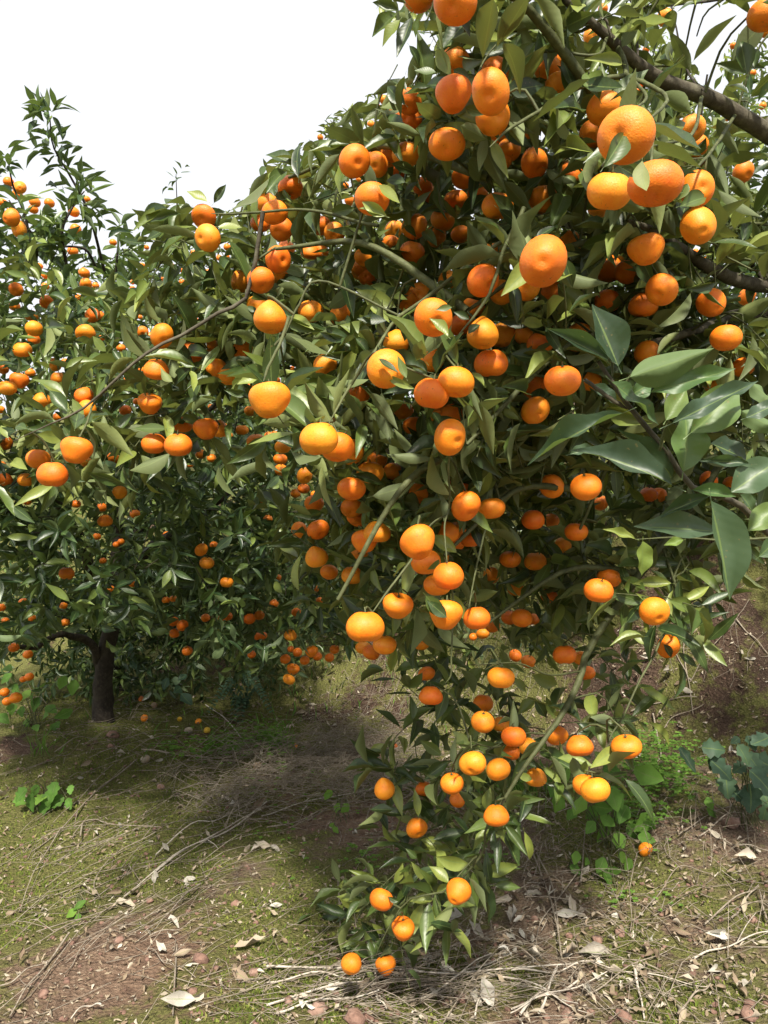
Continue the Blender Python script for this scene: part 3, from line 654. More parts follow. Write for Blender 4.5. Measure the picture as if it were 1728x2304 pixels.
# leaves set out one by one after the photograph: x y of base, x y of tip, width
HAND = [
 ((800, 0), S, """310 100 110 260 140 y;320 80 120 0 80 g;420 130 310 450 100 d;470 140 440 280 50 d;540 140 520 230 45 d;330 150 190 310 90 d;830 160 640 370 180 d;970 30 930 280 110 d;1210 140 1000 0 100 d;1160 180 950 170 90 g;1010 290 1200 250 60 d;1440 0 1340 210 130 g;1230 260 1080 590 100 d;1340 320 1130 610 130 d;920 400 1180 360 120 d;1110 690 1430 620 150 d;820 880 1040 1230 170 d;820 800 970 860 110 d;720 900 440 850 60 y;690 910 430 920 60 g;600 1000 480 1200 120 d;600 370 730 570 130 d;730 520 860 590 100 d;600 540 440 530 100 d;400 340 515 480 120 d;380 680 250 540 110 d;370 780 200 620 120 d;600 680 360 700 70 d;350 810 140 860 60 g;380 1050 230 830 110 d;270 1220 480 1290 80 d;900 1200 870 1580 80 d;920 1280 1050 1440 110 y;1030 1150 1130 1360 110 g;1100 980 1320 1100 130 d;1650 760 1530 420 150 d;1650 860 1500 760 120 d;1310 890 1550 980 110 d;1400 1320 1250 1440 140 d;1420 1260 1640 1370 100 g;1640 1460 1510 1290 110 d;1560 1500 1390 1650 90 y;1190 1610 1010 1450 100 d;980 1460 760 1640 130 g;160 1390 30 1290 100 g;170 1380 320 1530 100 d;370 1360 200 1310 100 g;470 1360 330 1470 80 g;230 1610 20 1500 90 d;230 1530 320 1650 110 d"""),
 ((1228, 0), S, """260 780 110 420 140 d;400 740 280 440 150 d;440 780 410 460 70 g;490 740 760 520 130 d;570 350 710 100 100 g;510 300 560 95 70 g;780 300 720 100 90 d;430 1250 635 955 150 d;790 1060 1130 800 130 d;790 1150 1180 1170 130 d;720 1200 700 1480 130 g;560 1250 700 1320 110 d;1000 1540 1230 1450 130 g;1060 1370 990 1500 90 d;1650 150 1350 450 170 g;1500 560 1450 260 130 d;1560 520 1530 330 110 d;1490 550 1270 455 80 g;1510 700 1350 600 110 d;1260 1035 1400 1180 120 d;550 1260 40 1150 80 g;430 1210 200 1210 70 y;130 940 -20 900 110 d;270 1100 60 1080 140 d"""),
 ((800, 450), S, """350 240 305 650 100 g;360 200 470 260 100 g;1070 70 1350 270 130 d;1020 350 835 150 80 y;1350 280 1500 190 130 d;1400 400 1080 720 150 d;300 800 0 660 110 y;820 600 670 790 70 y;390 850 360 1060 110 y;230 900 10 890 80 y;110 640 400 720 130 d;720 800 600 820 70 d;850 890 730 830 90 d;690 1020 550 880 90 d;790 1050 490 1100 80 g;840 1000 930 910 90 g;530 1320 400 1150 120 d;380 1330 310 1170 60 y;440 1410 160 1300 60 y;440 1420 200 1430 100 d;470 1600 420 1460 70 g;960 1390 840 1260 100 y;1000 1450 1160 1400 120 d;1240 920 1440 900 150 d;1160 1150 1460 1220 120 d;1280 950 1450 1010 110 d;1220 1640 1050 1560 70 g;1080 1440 1170 1560 100 y;1560 440 1640 660 90 d;1000 720 930 800 100 d"""),
 ((400, 300), S, """270 520 370 385 60 y;220 510 65 430 80 d;300 700 480 720 110 d;860 240 650 90 130 d;900 330 850 0 80 d;720 470 670 320 70 y;860 520 770 400 40 y;780 1000 1000 1060 110 y;700 910 1030 970 80 y;1170 1020 1020 900 100 y;1240 960 1150 830 160 y;1220 1000 1300 1390 110 y;640 1130 820 1220 100 d;940 1190 760 1090 60 y;1310 1150 1620 1290 90 y;1460 1510 1210 1430 120 d;1330 1530 1440 1640 110 d;1100 1450 1330 1620 90 y;1320 560 1100 600 90 g;1390 740 1100 720 60 y;530 1000 400 850 110 d;1550 620 1350 520 90 d;740 1540 520 1560 120 y;600 1330 500 1300 90 y;-80 560 -300 600 90 d;20 600 -280 640 80 d;-100 720 -230 800 100 d"""),
 ((400, 750), S, """1190 330 935 385 130 g;1180 510 790 335 110 y;560 200 310 250 110 g;620 320 440 380 130 d;270 330 100 300 100 y;130 250 0 200 90 y;530 460 350 420 60 y;940 870 730 780 110 d;1130 650 890 650 40 y;1210 700 1180 580 60 y;1500 190 1640 300 60 y;100 260 -60 380 100 y;-40 360 -140 260 90 g"""),
 ((0, 700), S, """490 430 720 340 70 g;500 750 370 560 100 y;620 790 540 660 90 y;760 920 680 800 50 y;480 950 290 920 100 d;790 300 680 190 70 y;900 380 840 280 60 g;1300 720 1150 660 90 d;200 880 80 830 120 g;60 950 0 820 80 y;300 820 160 700 60 y;520 940 470 860 60 y;1250 880 1000 880 80 d"""),
 ((750, 900), S, """920 1140 690 980 100 d;560 970 350 910 90 d;500 1090 350 1070 100 d;540 1200 280 1130 110 d;400 1290 110 1180 130 d;900 1400 1160 1460 120 d;1110 1460 1300 1530 120 d;690 1460 840 1640 120 d;240 1580 55 1465 100 g;780 640 900 770 120 d;890 820 1000 980 110 d;1030 930 1110 1120 110 d;1110 950 1240 1000 90 y;790 1190 710 1280 90 y;665 100 650 300 90 y;740 90 820 190 90 y;1150 320 950 470 110 d;1480 240 1220 300 100 d;1520 680 1250 860 110 g;1220 600 1000 700 100 d;420 840 380 900 90 y;150 560 400 620 80 d"""),
 ((800, 1350), S, """680 130 530 0 130 d;595 400 690 240 80 y;560 280 460 150 110 g;690 420 550 600 130 d;450 510 270 500 90 d;500 540 345 700 80 g;680 670 610 900 90 d;950 510 780 660 110 d;1220 370 1090 200 110 d;1510 270 1480 80 90 d;1320 560 1550 660 110 d;1340 740 1430 890 100 d;1350 740 1200 850 100 d;1180 590 1290 690 90 d;640 1160 480 1040 80 d;550 1250 345 1220 110 d;690 1210 500 1330 90 d;860 1110 720 980 90 d;1165 890 1050 900 80 g;970 1560 1000 1400 80 d;870 1500 1070 1540 110 d;460 1480 600 1650 120 d;1320 1340 1190 1300 90 d;280 1570 100 1550 70 d;340 230 190 140 80 d"""),
 ((1228, 1350), S, """360 130 220 160 90 d;510 340 300 270 90 d;100 280 60 90 90 d;800 330 610 220 110 d;590 30 560 220 90 d;600 170 710 20 100 d;920 0 1160 80 110 d;710 650 950 835 80 y;510 890 330 870 110 g;330 1000 230 890 60 y;500 970 375 940 40 y;360 1130 440 1220 110 d;300 1200 270 1320 120 d;980 190 1110 180 70 d;880 330 950 440 90 d"""),
 ((600, 1750), 2.37, """1020 360 950 250 80 d;940 360 820 330 60 d;1080 460 880 440 80 d;970 560 870 460 70 d;850 550 770 450 40 d;1190 560 1160 400 50 d;1100 500 1125 690 50 d;890 650 760 650 60 g;690 850 630 730 70 d;630 830 560 780 50 d;600 870 500 760 50 d;560 960 450 900 70 d;620 940 560 880 60 d;550 1070 500 1150 50 g;640 610 700 550 40 g;560 620 520 540 35 d;770 780 700 700 60 d;400 990 300 990 30 g;1180 330 1250 310 60 d;800 430 740 380 50 d;1060 420 980 430 60 d;700 660 640 640 50 g;540 840 430 820 35 d;680 560 740 470 60 d;900 250 820 120 60 d;740 200 560 160 50 d"""),
]
LV = Leaves(); TWN = Tubes()
TONE = {'d': (0.02, 0.50), 'g': (0.40, 0.80), 'y': (0.74, 0.95)}
for (ox, oy), s, txt in HAND:
    for it in txt.split(';'):
        a = it.split(); bx, by, tx, ty, wd = [float(q) for q in a[:5]]
        bx = ox + bx / s; by = oy + by / s; tx = ox + tx / s; ty = oy + ty / s; wd /= s
        mx, my = (bx + tx) / 2, (by + ty) / 2
        Y = float(surf(mx, my)[0]) - 0.01 + rng.normal() * 0.02
        for ex in (mx, 0.35 * bx + 0.65 * tx):
            hit = (np.hypot(FX - ex, FY - (my if ex == mx else 0.35 * by + 0.65 * ty)) < FR * 1.05) & (FK == 'n')
            if hit.any(): Y = min(Y, float((FZ[hit] - FR[hit] * FZ[hit] / F).min()) - 0.006)
        b0 = P(bx, by, Y); Lp = math.hypot(tx - bx, ty - by) * Y / F
        tip = P(tx, ty, Y + rng.uniform(-0.10, 0.28) * Lp)
        d = tip - b0; L = float(np.linalg.norm(d)); W = min(wd * Y / F * 1.02, L * 0.46)
        n = np.array([rng.normal() * 0.30, -1.0, 0.35 + rng.normal() * 0.40])
        if a[5] == 'g' and rng.random() < 0.25: n = -n
        LV.add(b0, d, n, L, W, len(CIT.T), rng.uniform(*TONE[a[5]]), 1)
nhand = len(LV.L)

def stub(tw, p):
    """short twig from a shoot back to the closest branch"""
    allp = np.concatenate(BR); dd = np.linalg.norm(allp - p, axis=1); q = allp[dd.argmin()]
    if 0.02 < dd.min() < 0.16:
        m_ = (p + q) / 2 + np.array([0, 0, 0.03 * dd.min() / 0.2]) + rng.normal(size=3) * 0.012
        sp_ = spline([q, m_, p], 6); qx, qy, qY = proj(sp_)
        if not in_poly(qx, qy, SKY).any() and not ((np.hypot(qx[:, None] - FX, qy[:, None] - FY) < FR * 0.85) & (qY[:, None] < FZ)).any(): tw.add(sp_, np.linspace(0.0026, 0.0016, 6), 5)

LN = (0.062, 0.104)
# shoots along the branches
for sp in BR:
    ln = np.linalg.norm(np.diff(sp, axis=0), axis=1).sum()
    for _ in range(int(ln / 0.045)):
        i = rng.integers(len(sp) // 4, len(sp)); p = sp[i]
        px, py, Y = proj(p)
        if not (-150 < px < 1900 and -150 < py < 2350): continue
        if px > 1180 and py < 300 and rng.random() < 0.6: continue
        if py > 1380 and rng.random() < (0.85 if px > 1250 else 0.7): continue
        d = rand_unit() + np.array([-0.35, -0.25, 0.10])
        sprig(LV, TWN, p, d, rng.uniform(0.05, 0.14), int(rng.integers(3, 7)), LN, len(CIT.T))
# shoots around each mandarin
for f in fruits:
    if f['k'] in 'np':
        top = f['p'] + np.array([0, 0.012, f['D'] * 0.5])
        for _ in range(2 if f['py'] < 1380 else 1):
            d = rand_unit() + np.array([0, 0.25, -0.1])
            sprig(LV, TWN, top + rand_unit() * 0.015, d, rng.uniform(0.05, 0.11), int(rng.integers(3, 6)), LN, len(CIT.T))
        stub(TWN, top)
# crown filled through its depth
FILL = [
 ([(1180, -40), (1760, -40), (1760, 330), (1180, 330)], 45, (0.0, 0.6)),
 ([(850, 40), (1000, -40), (1180, -40), (1180, 330), (1760, 330), (1760, 700), (1000, 700), (620, 690), (520, 640), (560, 470), (640, 390), (780, 270)], 430, (0.0, 0.75)),
 ([(345, 470), (560, 440), (640, 690), (520, 760), (330, 740), (400, 600)], 60, (0.02, 0.4)),
 ([(0, 900), (150, 870), (330, 720), (640, 650), (700, 980), (560, 930), (300, 1040), (0, 1080)], 150, (0.02, 0.5)),
 ([(0, 640), (250, 640), (330, 740), (150, 900), (0, 960)], 60, (0.4, 0.9)),
 ([(640, 690), (1760, 690), (1760, 1180), (1300, 1180), (700, 1120)], 470, (0.0, 0.8)),
 ([(670, 1100), (1300, 1150), (1260, 1420), (1130, 1480), (900, 1440), (740, 1380), (680, 1250)], 170, (0.0, 0.6)),
 ([(1250, 1160), (1700, 1150), (1640, 1330), (1500, 1430), (1270, 1400)], 36, (0.05, 0.45)),
 ([(920, 1420), (1300, 1400), (1340, 1640), (1260, 1720), (1000, 1640), (900, 1520)], 26, (0.0, 0.3)),
 ([(880, 1650), (1200, 1680), (1150, 1870), (1010, 1950), (900, 1820)], 26, (0.0, 0.3)),
 ([(860, 1980), (1000, 1960), (900, 2090), (790, 2150), (820, 2050)], 20, (0.0, 0.15)),
 ([(930, 1850), (1090, 1850), (1040, 2000), (880, 2010)], 14, (0.0, 0.2)),
 ([(1330, 1420), (1480, 1400), (1440, 1560), (1400, 1640), (1330, 1620)], 12, (0.05, 0.3)),
 ([(840, -40), (1050, -60), (1040, 110), (900, 90)], 10, (-0.05, 0.2)),
]
for poly, n, (z0, z1) in FILL:
    xs_ = [q[0] for q in poly]; ys_ = [q[1] for q in poly]; k = 0
    while k < n:
        x = rng.uniform(min(xs_), max(xs_)); y = rng.uniform(min(ys_), max(ys_))
        if not in_poly(np.array([x]), np.array([y]), poly)[0]: continue
        k += 1
        Y = float(surf(x, y)[0]) + z0 + (z1 - z0) * rng.random() ** 1.3
        p = P(x, y, Y)
        d = rand_unit() * 0.9 + np.array([-0.30, -0.30, -0.10])
        sprig(LV, TWN, p, d, rng.uniform(0.07, 0.17), int(rng.integers(5, 9)), LN, len(CIT.T))
        if k % 3 == 0: stub(TWN, p)
for c_, r_, n_ in (((1.05, 0.95, 2.35), (0.50, 0.55, 0.30), 170), ((1.75, 1.75, 2.1), (0.60, 0.70, 0.55), 190), ((1.5, 1.9, 1.2), (0.4, 0.45, 0.5), 60), ((0.85, 0.50, 2.32), (0.60, 0.45, 0.20), 120)):  # unseen foliage outside the view, added to shade the ground and lower fruit
    for _ in range(n_):
        p = np.array(c_) + rand_unit() * np.array(r_) * rng.random() ** 0.5
        x_, y_, Y_ = proj(p)
        if -60 < x_ < 1800 and -60 < y_ < 2400: continue
        sprig(LV, TWN, p, rand_unit() + np.array([-0.2, -0.3, 0.1]), rng.uniform(0.07, 0.17), int(rng.integers(5, 9)), LN, len(CIT.T))
limb3([fork, (1.5, 1.5, 1.7), (1.2, 1.1, 2.2), (0.8, 0.7, 2.4)], 0.03, 0.008); limb3([fork, (1.7, 1.9, 1.6), (1.9, 1.6, 2.3)], 0.03, 0.008)  # unseen limbs under that added shading foliage
LV.arr()
hand = np.arange(len(LV.L)) < nhand
px, py, Y = proj(LV.b)
ok = clears_fruit(LV, 0.05) & off_sky(LV, 0.03)
# nothing hangs right in front of the crown's face
front = LV.b[:, 1] > surf(px, py) - 0.12
LV.keep(hand | (ok & front)); lay_twigs(LV, TWN)
sh = shown(LV); order = np.argsort(-sh)
for i in order[:300]: LV.single(CIT, i, M_LEAF, tree)
props(link('foliage', LV.joined(CIT, order[300:], 'foliage'), M_LEAF, tree), kind='stuff')
props(link('twigs', TWN.mesh('twigs'), M_GREEN, tree), kind='stuff')

# ------------------------------------------------------------------ leafy shoot hanging close by at the right
shoot = empty('citrus_branch', (1.2, 0.85, 0.95))
props(shoot, 'leafy citrus shoot with big glossy leaves reaching in ahead of the fruit', 'branch')
QS = 2.87; QO = (1150, 660)
def limbq(pts, dep, w0, w1, mt, name='stem'):
    pix = tz(QO[0], QO[1], pts, QS)
    return limb(name, pix, dep, w0, w1, mt, n=16, parent=shoot)
limbq([(565, 440), (640, 560), (740, 700), (870, 860), (1000, 1010), (1130, 1210), (1260, 1290), (1440, 1340), (1560, 1450), (1720, 1600), (2100, 1800)], (0.66, 0.70, 0.80), 10, 17, M_BARK)
limbq([(475, 555), (560, 620), (660, 690), (750, 745)], (0.67, 0.68), 9, 10, M_BARK, 'side_stem')
limbq([(960, 1010), (985, 900), (1015, 840)], (0.68, 0.66), 8, 5, M_GREEN, 'side_stem')
limbq([(640, 590), (655, 480), (630, 370)], (0.67, 0.66), 6, 4, M_GREEN, 'side_stem')
limbq([(1330, 1330), (1440, 1270), (1540, 1120), (1555, 1050)], (0.73, 0.70), 9, 5, M_GREEN, 'side_stem')
limbq([(1760, 1570), (1500, 1590), (1320, 1592), (1100, 1575), (960, 1580), (800, 1590)], (1.0, 0.98), 6, 3, M_GREEN, 'side_stem')
limbq([(730, 690), (740, 590), (775, 520)], (0.67, 0.66), 7, 5, M_GREEN, 'side_stem')
SHOOT = """690 470 520 70 250 .66 f 0.35;630 430 230 225 105 .65 f 0.5;770 540 1310 360 205 .64 b 0.8;900 640 1480 480 130 .66 f 0.4;650 572 985 850 130 .66 f 0.05;1040 840 1640 540 125 .62 f 0.35;1160 900 1555 570 250 .65 f 0.1;1110 1150 1190 720 225 .66 f 0.02;1040 1240 400 900 190 .67 f 0.45;1040 1200 690 880 125 .70 f 0.6;720 775 45 1030 115 .66 f 0.4;1170 1270 1455 1310 92 .68 f 0.4;1280 1310 930 1420 90 .69 f 0.45;1330 1540 780 1490 175 .70 f 0.05;1290 1340 1420 1980 245 .66 f 0.3;1420 1285 1760 1060 260 .70 f 0.03;1530 1535 1760 1340 150 .74 f 0.35;1490 760 1740 900 125 .72 b 0.9;1515 805 1760 700 105 .70 f 0.7;1545 575 1760 760 115 .74 b 0.95;1290 970 1570 1085 180 .74 f 0.6;1000 820 1130 610 150 .71 f 0.35;850 1600 850 1830 125 .97 y 0.9;800 1585 595 1510 56 .97 y 0.8;1112 1592 985 1620 56 .97 y 0.7;760 660 950 570 110 .72 f 0.4;530 590 700 720 90 .72 f 0.6;1600 1700 1760 1560 140 .80 f 0.2;1480 1300 1600 1420 110 .78 f 0.5;380 1040 560 980 70 .75 f 0.4;1540 1100 1210 1070 70 .70 f 0.45;1560 1000 1540 1170 50 .70 b 0.8"""
SL = Leaves(); smat = []
for it in SHOOT.split(';'):
    a = it.split(); bx, by, tx, ty, wd, Y = [float(q) for q in a[:6]]
    (bx, by), (tx, ty) = tz(QO[0], QO[1], [(bx, by), (tx, ty)], QS); wd /= QS
    b0 = P(bx, by, Y); Lp = math.hypot(tx - bx, ty - by) * Y / F
    d = P(tx, ty, Y + rng.uniform(-0.10, 0.20) * Lp) - b0; L = float(np.linalg.norm(d))
    n = np.array([rng.normal() * 0.18, -1.0, 0.45 + rng.normal() * 0.20])
    if a[6] == 'b': n = -n
    SL.add(b0, d, n, L, min(wd * Y / F * 1.05, 0.55 * L), len(CITF.T), float(a[7])); smat.append(M_LEAF_PALE if a[6] == 'y' else M_LEAF_FRONT)
SL.arr()
for i in range(len(SL.L)): SL.single(CITF, i, smat[i], shoot)

# ------------------------------------------------------------------ other trees
def citrus_tree(root, trunk_pts, r0, limbs, shells, matL, matB, Lr, nparts, wr=(0.23, 0.35), guard=True, shoots=()):
    T = Tubes(); sp = spline(trunk_pts, 14); T.add(sp, np.linspace(r0, r0 * 0.7, 14), 10, 0.07)
    link('trunk', T.mesh('trunk'), matB, root)
    brs = [sp]
    for pts, ra, rb in limbs:
        T = Tubes(); s_ = spline(pts, 14); T.add(s_ + rng.normal(size=s_.shape) * rb * 0.3, np.linspace(ra, rb, 14), 7, 0.06)
        link('limb', T.mesh('limb'), matB, root); brs.append(s_)
    lv = Leaves(); tw = Tubes()
    for c, rad, n, inner in shells:
        c = np.array(c); rad = np.array(rad)
        for _ in range(n):
            u = rand_unit(); lump = 1 + 0.16 * mnoise.noise(Vector(tuple(u * 2.4 + c)))
            rr = inner + (1 - inner) * rng.random() ** 0.6
            p = c + u * rad * rr * lump
            if p[2] < ground_h(p[0], p[1]) + 0.12: continue
            x_, y_, Y_ = proj(p)
            if not (-160 < x_ < 1890 and -160 < y_ < 2300): continue
            d = u + rand_unit() * 0.6 + np.array([0, 0, 0.25])
            sprig(lv, tw if rng.random() < 0.5 else None, p, d, rng.uniform(0.08, 0.2), int(rng.integers(6, 10)), Lr, len(CIT.T), r0=0.0020, wr=wr)
    sid0 = lv.cur + 1
    for pts, n in shoots:
        s_ = spline([P(*q) for q in pts], 16); tw.add(s_, np.linspace(0.006, 0.002, 16), 5)
        for _ in range(n):
            i = rng.integers(3, 16); d = unit(s_[min(i + 1, 15)] - s_[i - 1]) * 0.7 + rand_unit() * 0.8
            sprig(lv, None, s_[i], d, rng.uniform(0.04, 0.09), int(rng.integers(3, 5)), (Lr[0] * 0.9, Lr[1] * 0.85), len(CIT.T), wr=(0.20, 0.29))
    lv.arr(); ok = off_sky(lv, 0.06) | (lv.sid >= sid0)
    if guard: ok &= clears_fruit(lv, 0.05)
    if root is lt:
        for fac in (0.1, 0.9):
            qx, qy, _ = proj(lv.b + lv.d * lv.L[:, None] * fac)
            ok &= ~(in_poly(qx, qy, [(-60, 1520), (60, 1470), (150, 1425), (330, 1420), (420, 1460), (520, 1500), (760, 1480), (760, 1700), (-60, 1700)]) & (rng.random(len(qx)) > 0.05))
    lv.keep(ok); lay_twigs(lv, tw, 4)
    sh = shown(lv); order = np.argsort(-sh)
    for i in order[:nparts]: lv.single(CIT, i, matL, root)
    props(link('foliage', lv.joined(CIT, order[nparts:], 'foliage'), matL, root), kind='stuff')
    props(link('twigs', tw.mesh('twigs'), matB, root), kind='stuff')

# left tree, trunk in view
tb = P(232, 1625, 4.25); gz = ground_h(tb[0], tb[1]); tb[2] = gz
lt = empty('mandarin_tree', tb)
props(lt, 'mandarin tree whose dark trunk stands in shade at the left', 'tree', 'mandarin trees of the orchard')
I_ = lambda x, y, Y: P(x / S, 1150 + y / S, Y)
fk = I_(830, 860, 4.15)
citrus_tree(lt, [tb - [0, 0, 0.1], I_(765, 1400, 4.25), I_(780, 1150, 4.2), fk], 0.060,
    [([I_(740, 1150, 4.2), I_(690, 1010, 4.1), I_(580, 935, 4.0), I_(430, 920, 3.85), I_(250, 1020, 3.7), I_(100, 1000, 3.6)], 0.026, 0.010),
     ([fk, I_(900, 600, 4.0), I_(1100, 300, 3.8), I_(1400, 100, 3.6), I_(1800, -200, 3.5)], 0.035, 0.012),
     ([fk, I_(700, 500, 3.9), I_(560, 120, 3.6), I_(430, -50, 3.2), I_(250, -350, 2.9), I_(120, -900, 2.7)], 0.032, 0.008),
     ([fk, I_(860, 400, 4.1), I_(880, -100, 4.0), I_(760, -700, 3.8), I_(700, -1200, 3.6)], 0.034, 0.008),
     ([fk, I_(1000, 700, 4.0), I_(1400, 500, 3.8), I_(1900, 500, 3.6)], 0.022, 0.008),
     ([I_(860, -350, 4.0), I_(960, -450, 3.2), I_(800, -560, 3.0), I_(640, -640, 2.8)], 0.016, 0.008)],
    [((-1.20, 2.75, 1.75), (0.75, 0.42, 0.50), 360, 0.45),
     ((-1.25, 3.3, 1.45), (1.00, 0.80, 0.80), 720, 0.50),
     ((-1.55, 2.75, 1.15), (0.50, 0.35, 0.40), 150, 0.35),
     ((-0.55, 3.35, 1.15), (0.60, 0.35, 0.50), 270, 0.30),
     ((-0.45, 3.55, 0.72), (0.42, 0.30, 0.22), 80, 0.30),
     ((-1.02, 2.75, 0.96), (0.20, 0.12, 0.22), 40, 0.2),
     ((-1.75, 3.3, 0.60), (0.30, 0.25, 0.22), 40, 0.2)],
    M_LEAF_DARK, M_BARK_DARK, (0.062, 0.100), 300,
    shoots=[([(235, 610, 2.9), (200, 480, 2.75), (160, 400, 2.7), (120, 330, 2.65), (112, 262, 2.6)], 26), ([(70, 620, 2.7), (60, 500, 2.6), (30, 420, 2.55), (20, 370, 2.5)], 16),
            ([(260, 620, 3.0), (265, 560, 2.95), (268, 505, 2.95)], 5), ([(150, 600, 2.6), (140, 520, 2.5), (170, 455, 2.5), (190, 430, 2.5)], 17), ([(80, 610, 2.6), (78, 540, 2.5), (20, 450, 2.45)], 12), ([(215, 600, 2.8), (190, 560, 2.7), (130, 555, 2.65), (90, 560, 2.6)], 12)])

def behind(label, px, Ybase, shells, lr, n, mat=M_LEAF, r0=0.05, top=1.2, name='mandarin_tree', cat='tree', group='mandarin trees of the orchard', shoots=()):
    x = (px - 864) / F * Ybase; z = ground_h(x, Ybase)
    r = empty(name, (x, Ybase, z)); props(r, label, cat, group)
    b_ = np.array([x, Ybase, z]); fk_ = b_ + [0.03, -0.02, 0.45]
    c = np.array(shells[0][0])
    limbs_ = [([fk_, (fk_ + c) / 2 + rand_unit() * 0.15, c + rand_unit() * np.array(shells[0][1]) * 0.7], r0 * 0.6, 0.008) for _ in range(4)]
    citrus_tree(r, [b_ - [0, 0, 0.1], b_ + [0.01, 0, 0.2], fk_], r0, limbs_, shells, mat, M_BARK_DARK, lr, n, shoots=shoots)

behind('far mandarin tree with small fruit, seen through the gap beside the trunked one', 262, 5.0,
       [((-1.05, 4.7, 2.25), (0.85, 0.6, 0.55), 430, 0.3), ((-0.75, 4.6, 1.65), (0.8, 0.5, 0.7), 240, 0.4), ((-1.45, 4.75, 0.72), (1.15, 0.25, 0.66), 1000, 0.0)], (0.055, 0.085), 220, M_LEAF_DARK,
       shoots=[([(395, 560, 4.6), (398, 470, 4.6), (396, 392, 4.6)], 6)])
behind('far mandarin tree whose crown tops the skyline above the fruit pairs', 790, 5.3,
       [((-0.25, 4.9, 2.95), (0.75, 0.6, 0.75), 420, 0.3), ((-0.1, 4.7, 2.0), (0.8, 0.5, 0.8), 190, 0.4)], (0.055, 0.085), 220, M_LEAF)
behind('mandarin tree behind the thick bare limb at the right', 1950, 3.9,
       [((1.85, 3.5, 2.35), (0.65, 0.5, 1.15), 480, 0.3), ((1.1, 3.7, 1.9), (0.7, 0.4, 0.8), 260, 0.3)], (0.058, 0.09), 220, M_LEAF_DARK)
behind('distant orchard tree closing the view behind the crowns, darker and fruitless', 560, 7.6,
       [((-0.9, 7.2, 2.55), (1.9, 0.45, 1.25), 620, 0.0)], (0.07, 0.11), 40, M_LEAF_DARK)
behind('distant orchard tree on the upper terrace behind the bare limb', 1320, 7.8,
       [((1.7, 7.4, 2.2), (1.9, 0.45, 1.3), 620, 0.0)], (0.07, 0.11), 40, M_LEAF_DARK)
behind('pale yellow-green small leaved tree far behind the bare limb', 1510, 6.6,
       [((2.25, 6.2, 4.35), (0.75, 0.5, 0.75), 420, 0.2), ((1.1, 6.3, 4.5), (0.7, 0.5, 0.9), 220, 0.2)], (0.045, 0.075), 120, M_LEAF_PALE, name='broadleaf_tree', group=None)

# ------------------------------------------------------------------ mandarins
def mandarin_mesh(seed, neck=0.0, squash=0.84, nt=26, npz=28):
    r = np.random.default_rng(seed); th = np.linspace(0, np.pi, nt); ph = np.linspace(0, 2 * np.pi, npz, endpoint=False)
    v = []
    a1, a2, a3 = r.normal(size=3) * 0.034; p1, p2 = r.uniform(0, 6.28, 2)
    for t_ in th:
        for f_ in ph:
            rad = 1 + a1 * math.cos(f_ + p1) * math.sin(t_) + a2 * math.cos(2 * f_ + p2) * math.sin(t_) + a3 * math.cos(3 * t_)
            rad *= 1 + 0.012 * math.cos(9 * f_ + p1) * math.exp(-((t_ - 0.3) / 0.4) ** 2)
            z = rad * math.cos(t_) * squash; x = rad * math.sin(t_)
            z += (-0.10 + neck) * math.exp(-(t_ / 0.34) ** 2) + 0.115 * math.exp(-((np.pi - t_) / 0.22) ** 2) + 0.05 * math.exp(-((np.pi - t_) / 0.45) ** 2)
            v.append((x * math.cos(f_), x * math.sin(f_), z))
    v = np.array(v); i = np.arange(nt - 1)[:, None] * npz + np.arange(npz)[None, :]
    j = np.arange(nt - 1)[:, None] * npz + (np.arange(npz)[None, :] + 1) % npz
    me = mesh_np('mandarin', v, np.stack([i, i + npz, j + npz, j], -1).reshape(-1, 4))
    me.materials.append(M_PEEL); return me
MM = [mandarin_mesh(s_, 0.0, q) for s_, q in ((1, 0.86), (2, 0.80), (3, 0.88), (4, 0.83), (5, 0.78), (6, 0.90), (7, 0.85))]
MNECK = mandarin_mesh(11, 0.26, 0.92)
def calyx_mesh():
    v = [(0, 0, 0.80)]; f = []
    for i in range(10):
        a = i * math.pi / 5; r = 0.17 if i % 2 == 0 else 0.09
        v.append((r * math.cos(a), r * math.sin(a), 0.80 if i % 2 else 0.795))
    faces = [(0, 1 + i, 1 + (i + 1) % 10) for i in range(10)]
    n0 = len(v); k = 6; rows = 3
    for q in range(rows):
        zz = 0.76 + q * 0.16
        for i in range(k):
            a = i * 2 * math.pi / k; rr = 0.060 if q == 0 else 0.042
            v.append((rr * math.cos(a) + 0.02 * q * q, rr * math.sin(a), zz))
    for q in range(rows - 1):
        for i in range(k):
            i2 = (i + 1) % k; A = n0 + q * k
            faces += [(A + i, A + i2, A + k + i2), (A + i, A + k + i2, A + k + i)]
    me = mesh_np('calyx', np.array(v) + [0, 0, 0.02], np.array(faces), {'rnd': np.full(len(v), 0.2)})
    me.materials.append(M_GREEN); return me
CAL = calyx_mesh()

def put_mandarin(p, D, label, group, tilt, az, mesh=None, calyx=True, mat=None, spin=None):
    me = mesh or MM[int(rng.integers(len(MM)))]
    o = bpy.data.objects.new('mandarin', me); col.objects.link(o)
    if mat is not None:
        o.material_slots[0].link = 'OBJECT'; o.material_slots[0].material = mat
    q = Matrix.Rotation(az, 4, 'Z') @ Matrix.Rotation(tilt, 4, 'X') @ Matrix.Rotation(rng.uniform(0, 6.28) if spin is None else spin, 4, 'Z')
    o.matrix_basis = Matrix.Translation(Vector(tuple(p))) @ q @ Matrix.Scale(D * 0.5, 4)
    props(o, label, 'mandarin', group)
    if calyx:
        c_ = bpy.data.objects.new('calyx', CAL); col.objects.link(c_); c_.parent = o
    return o

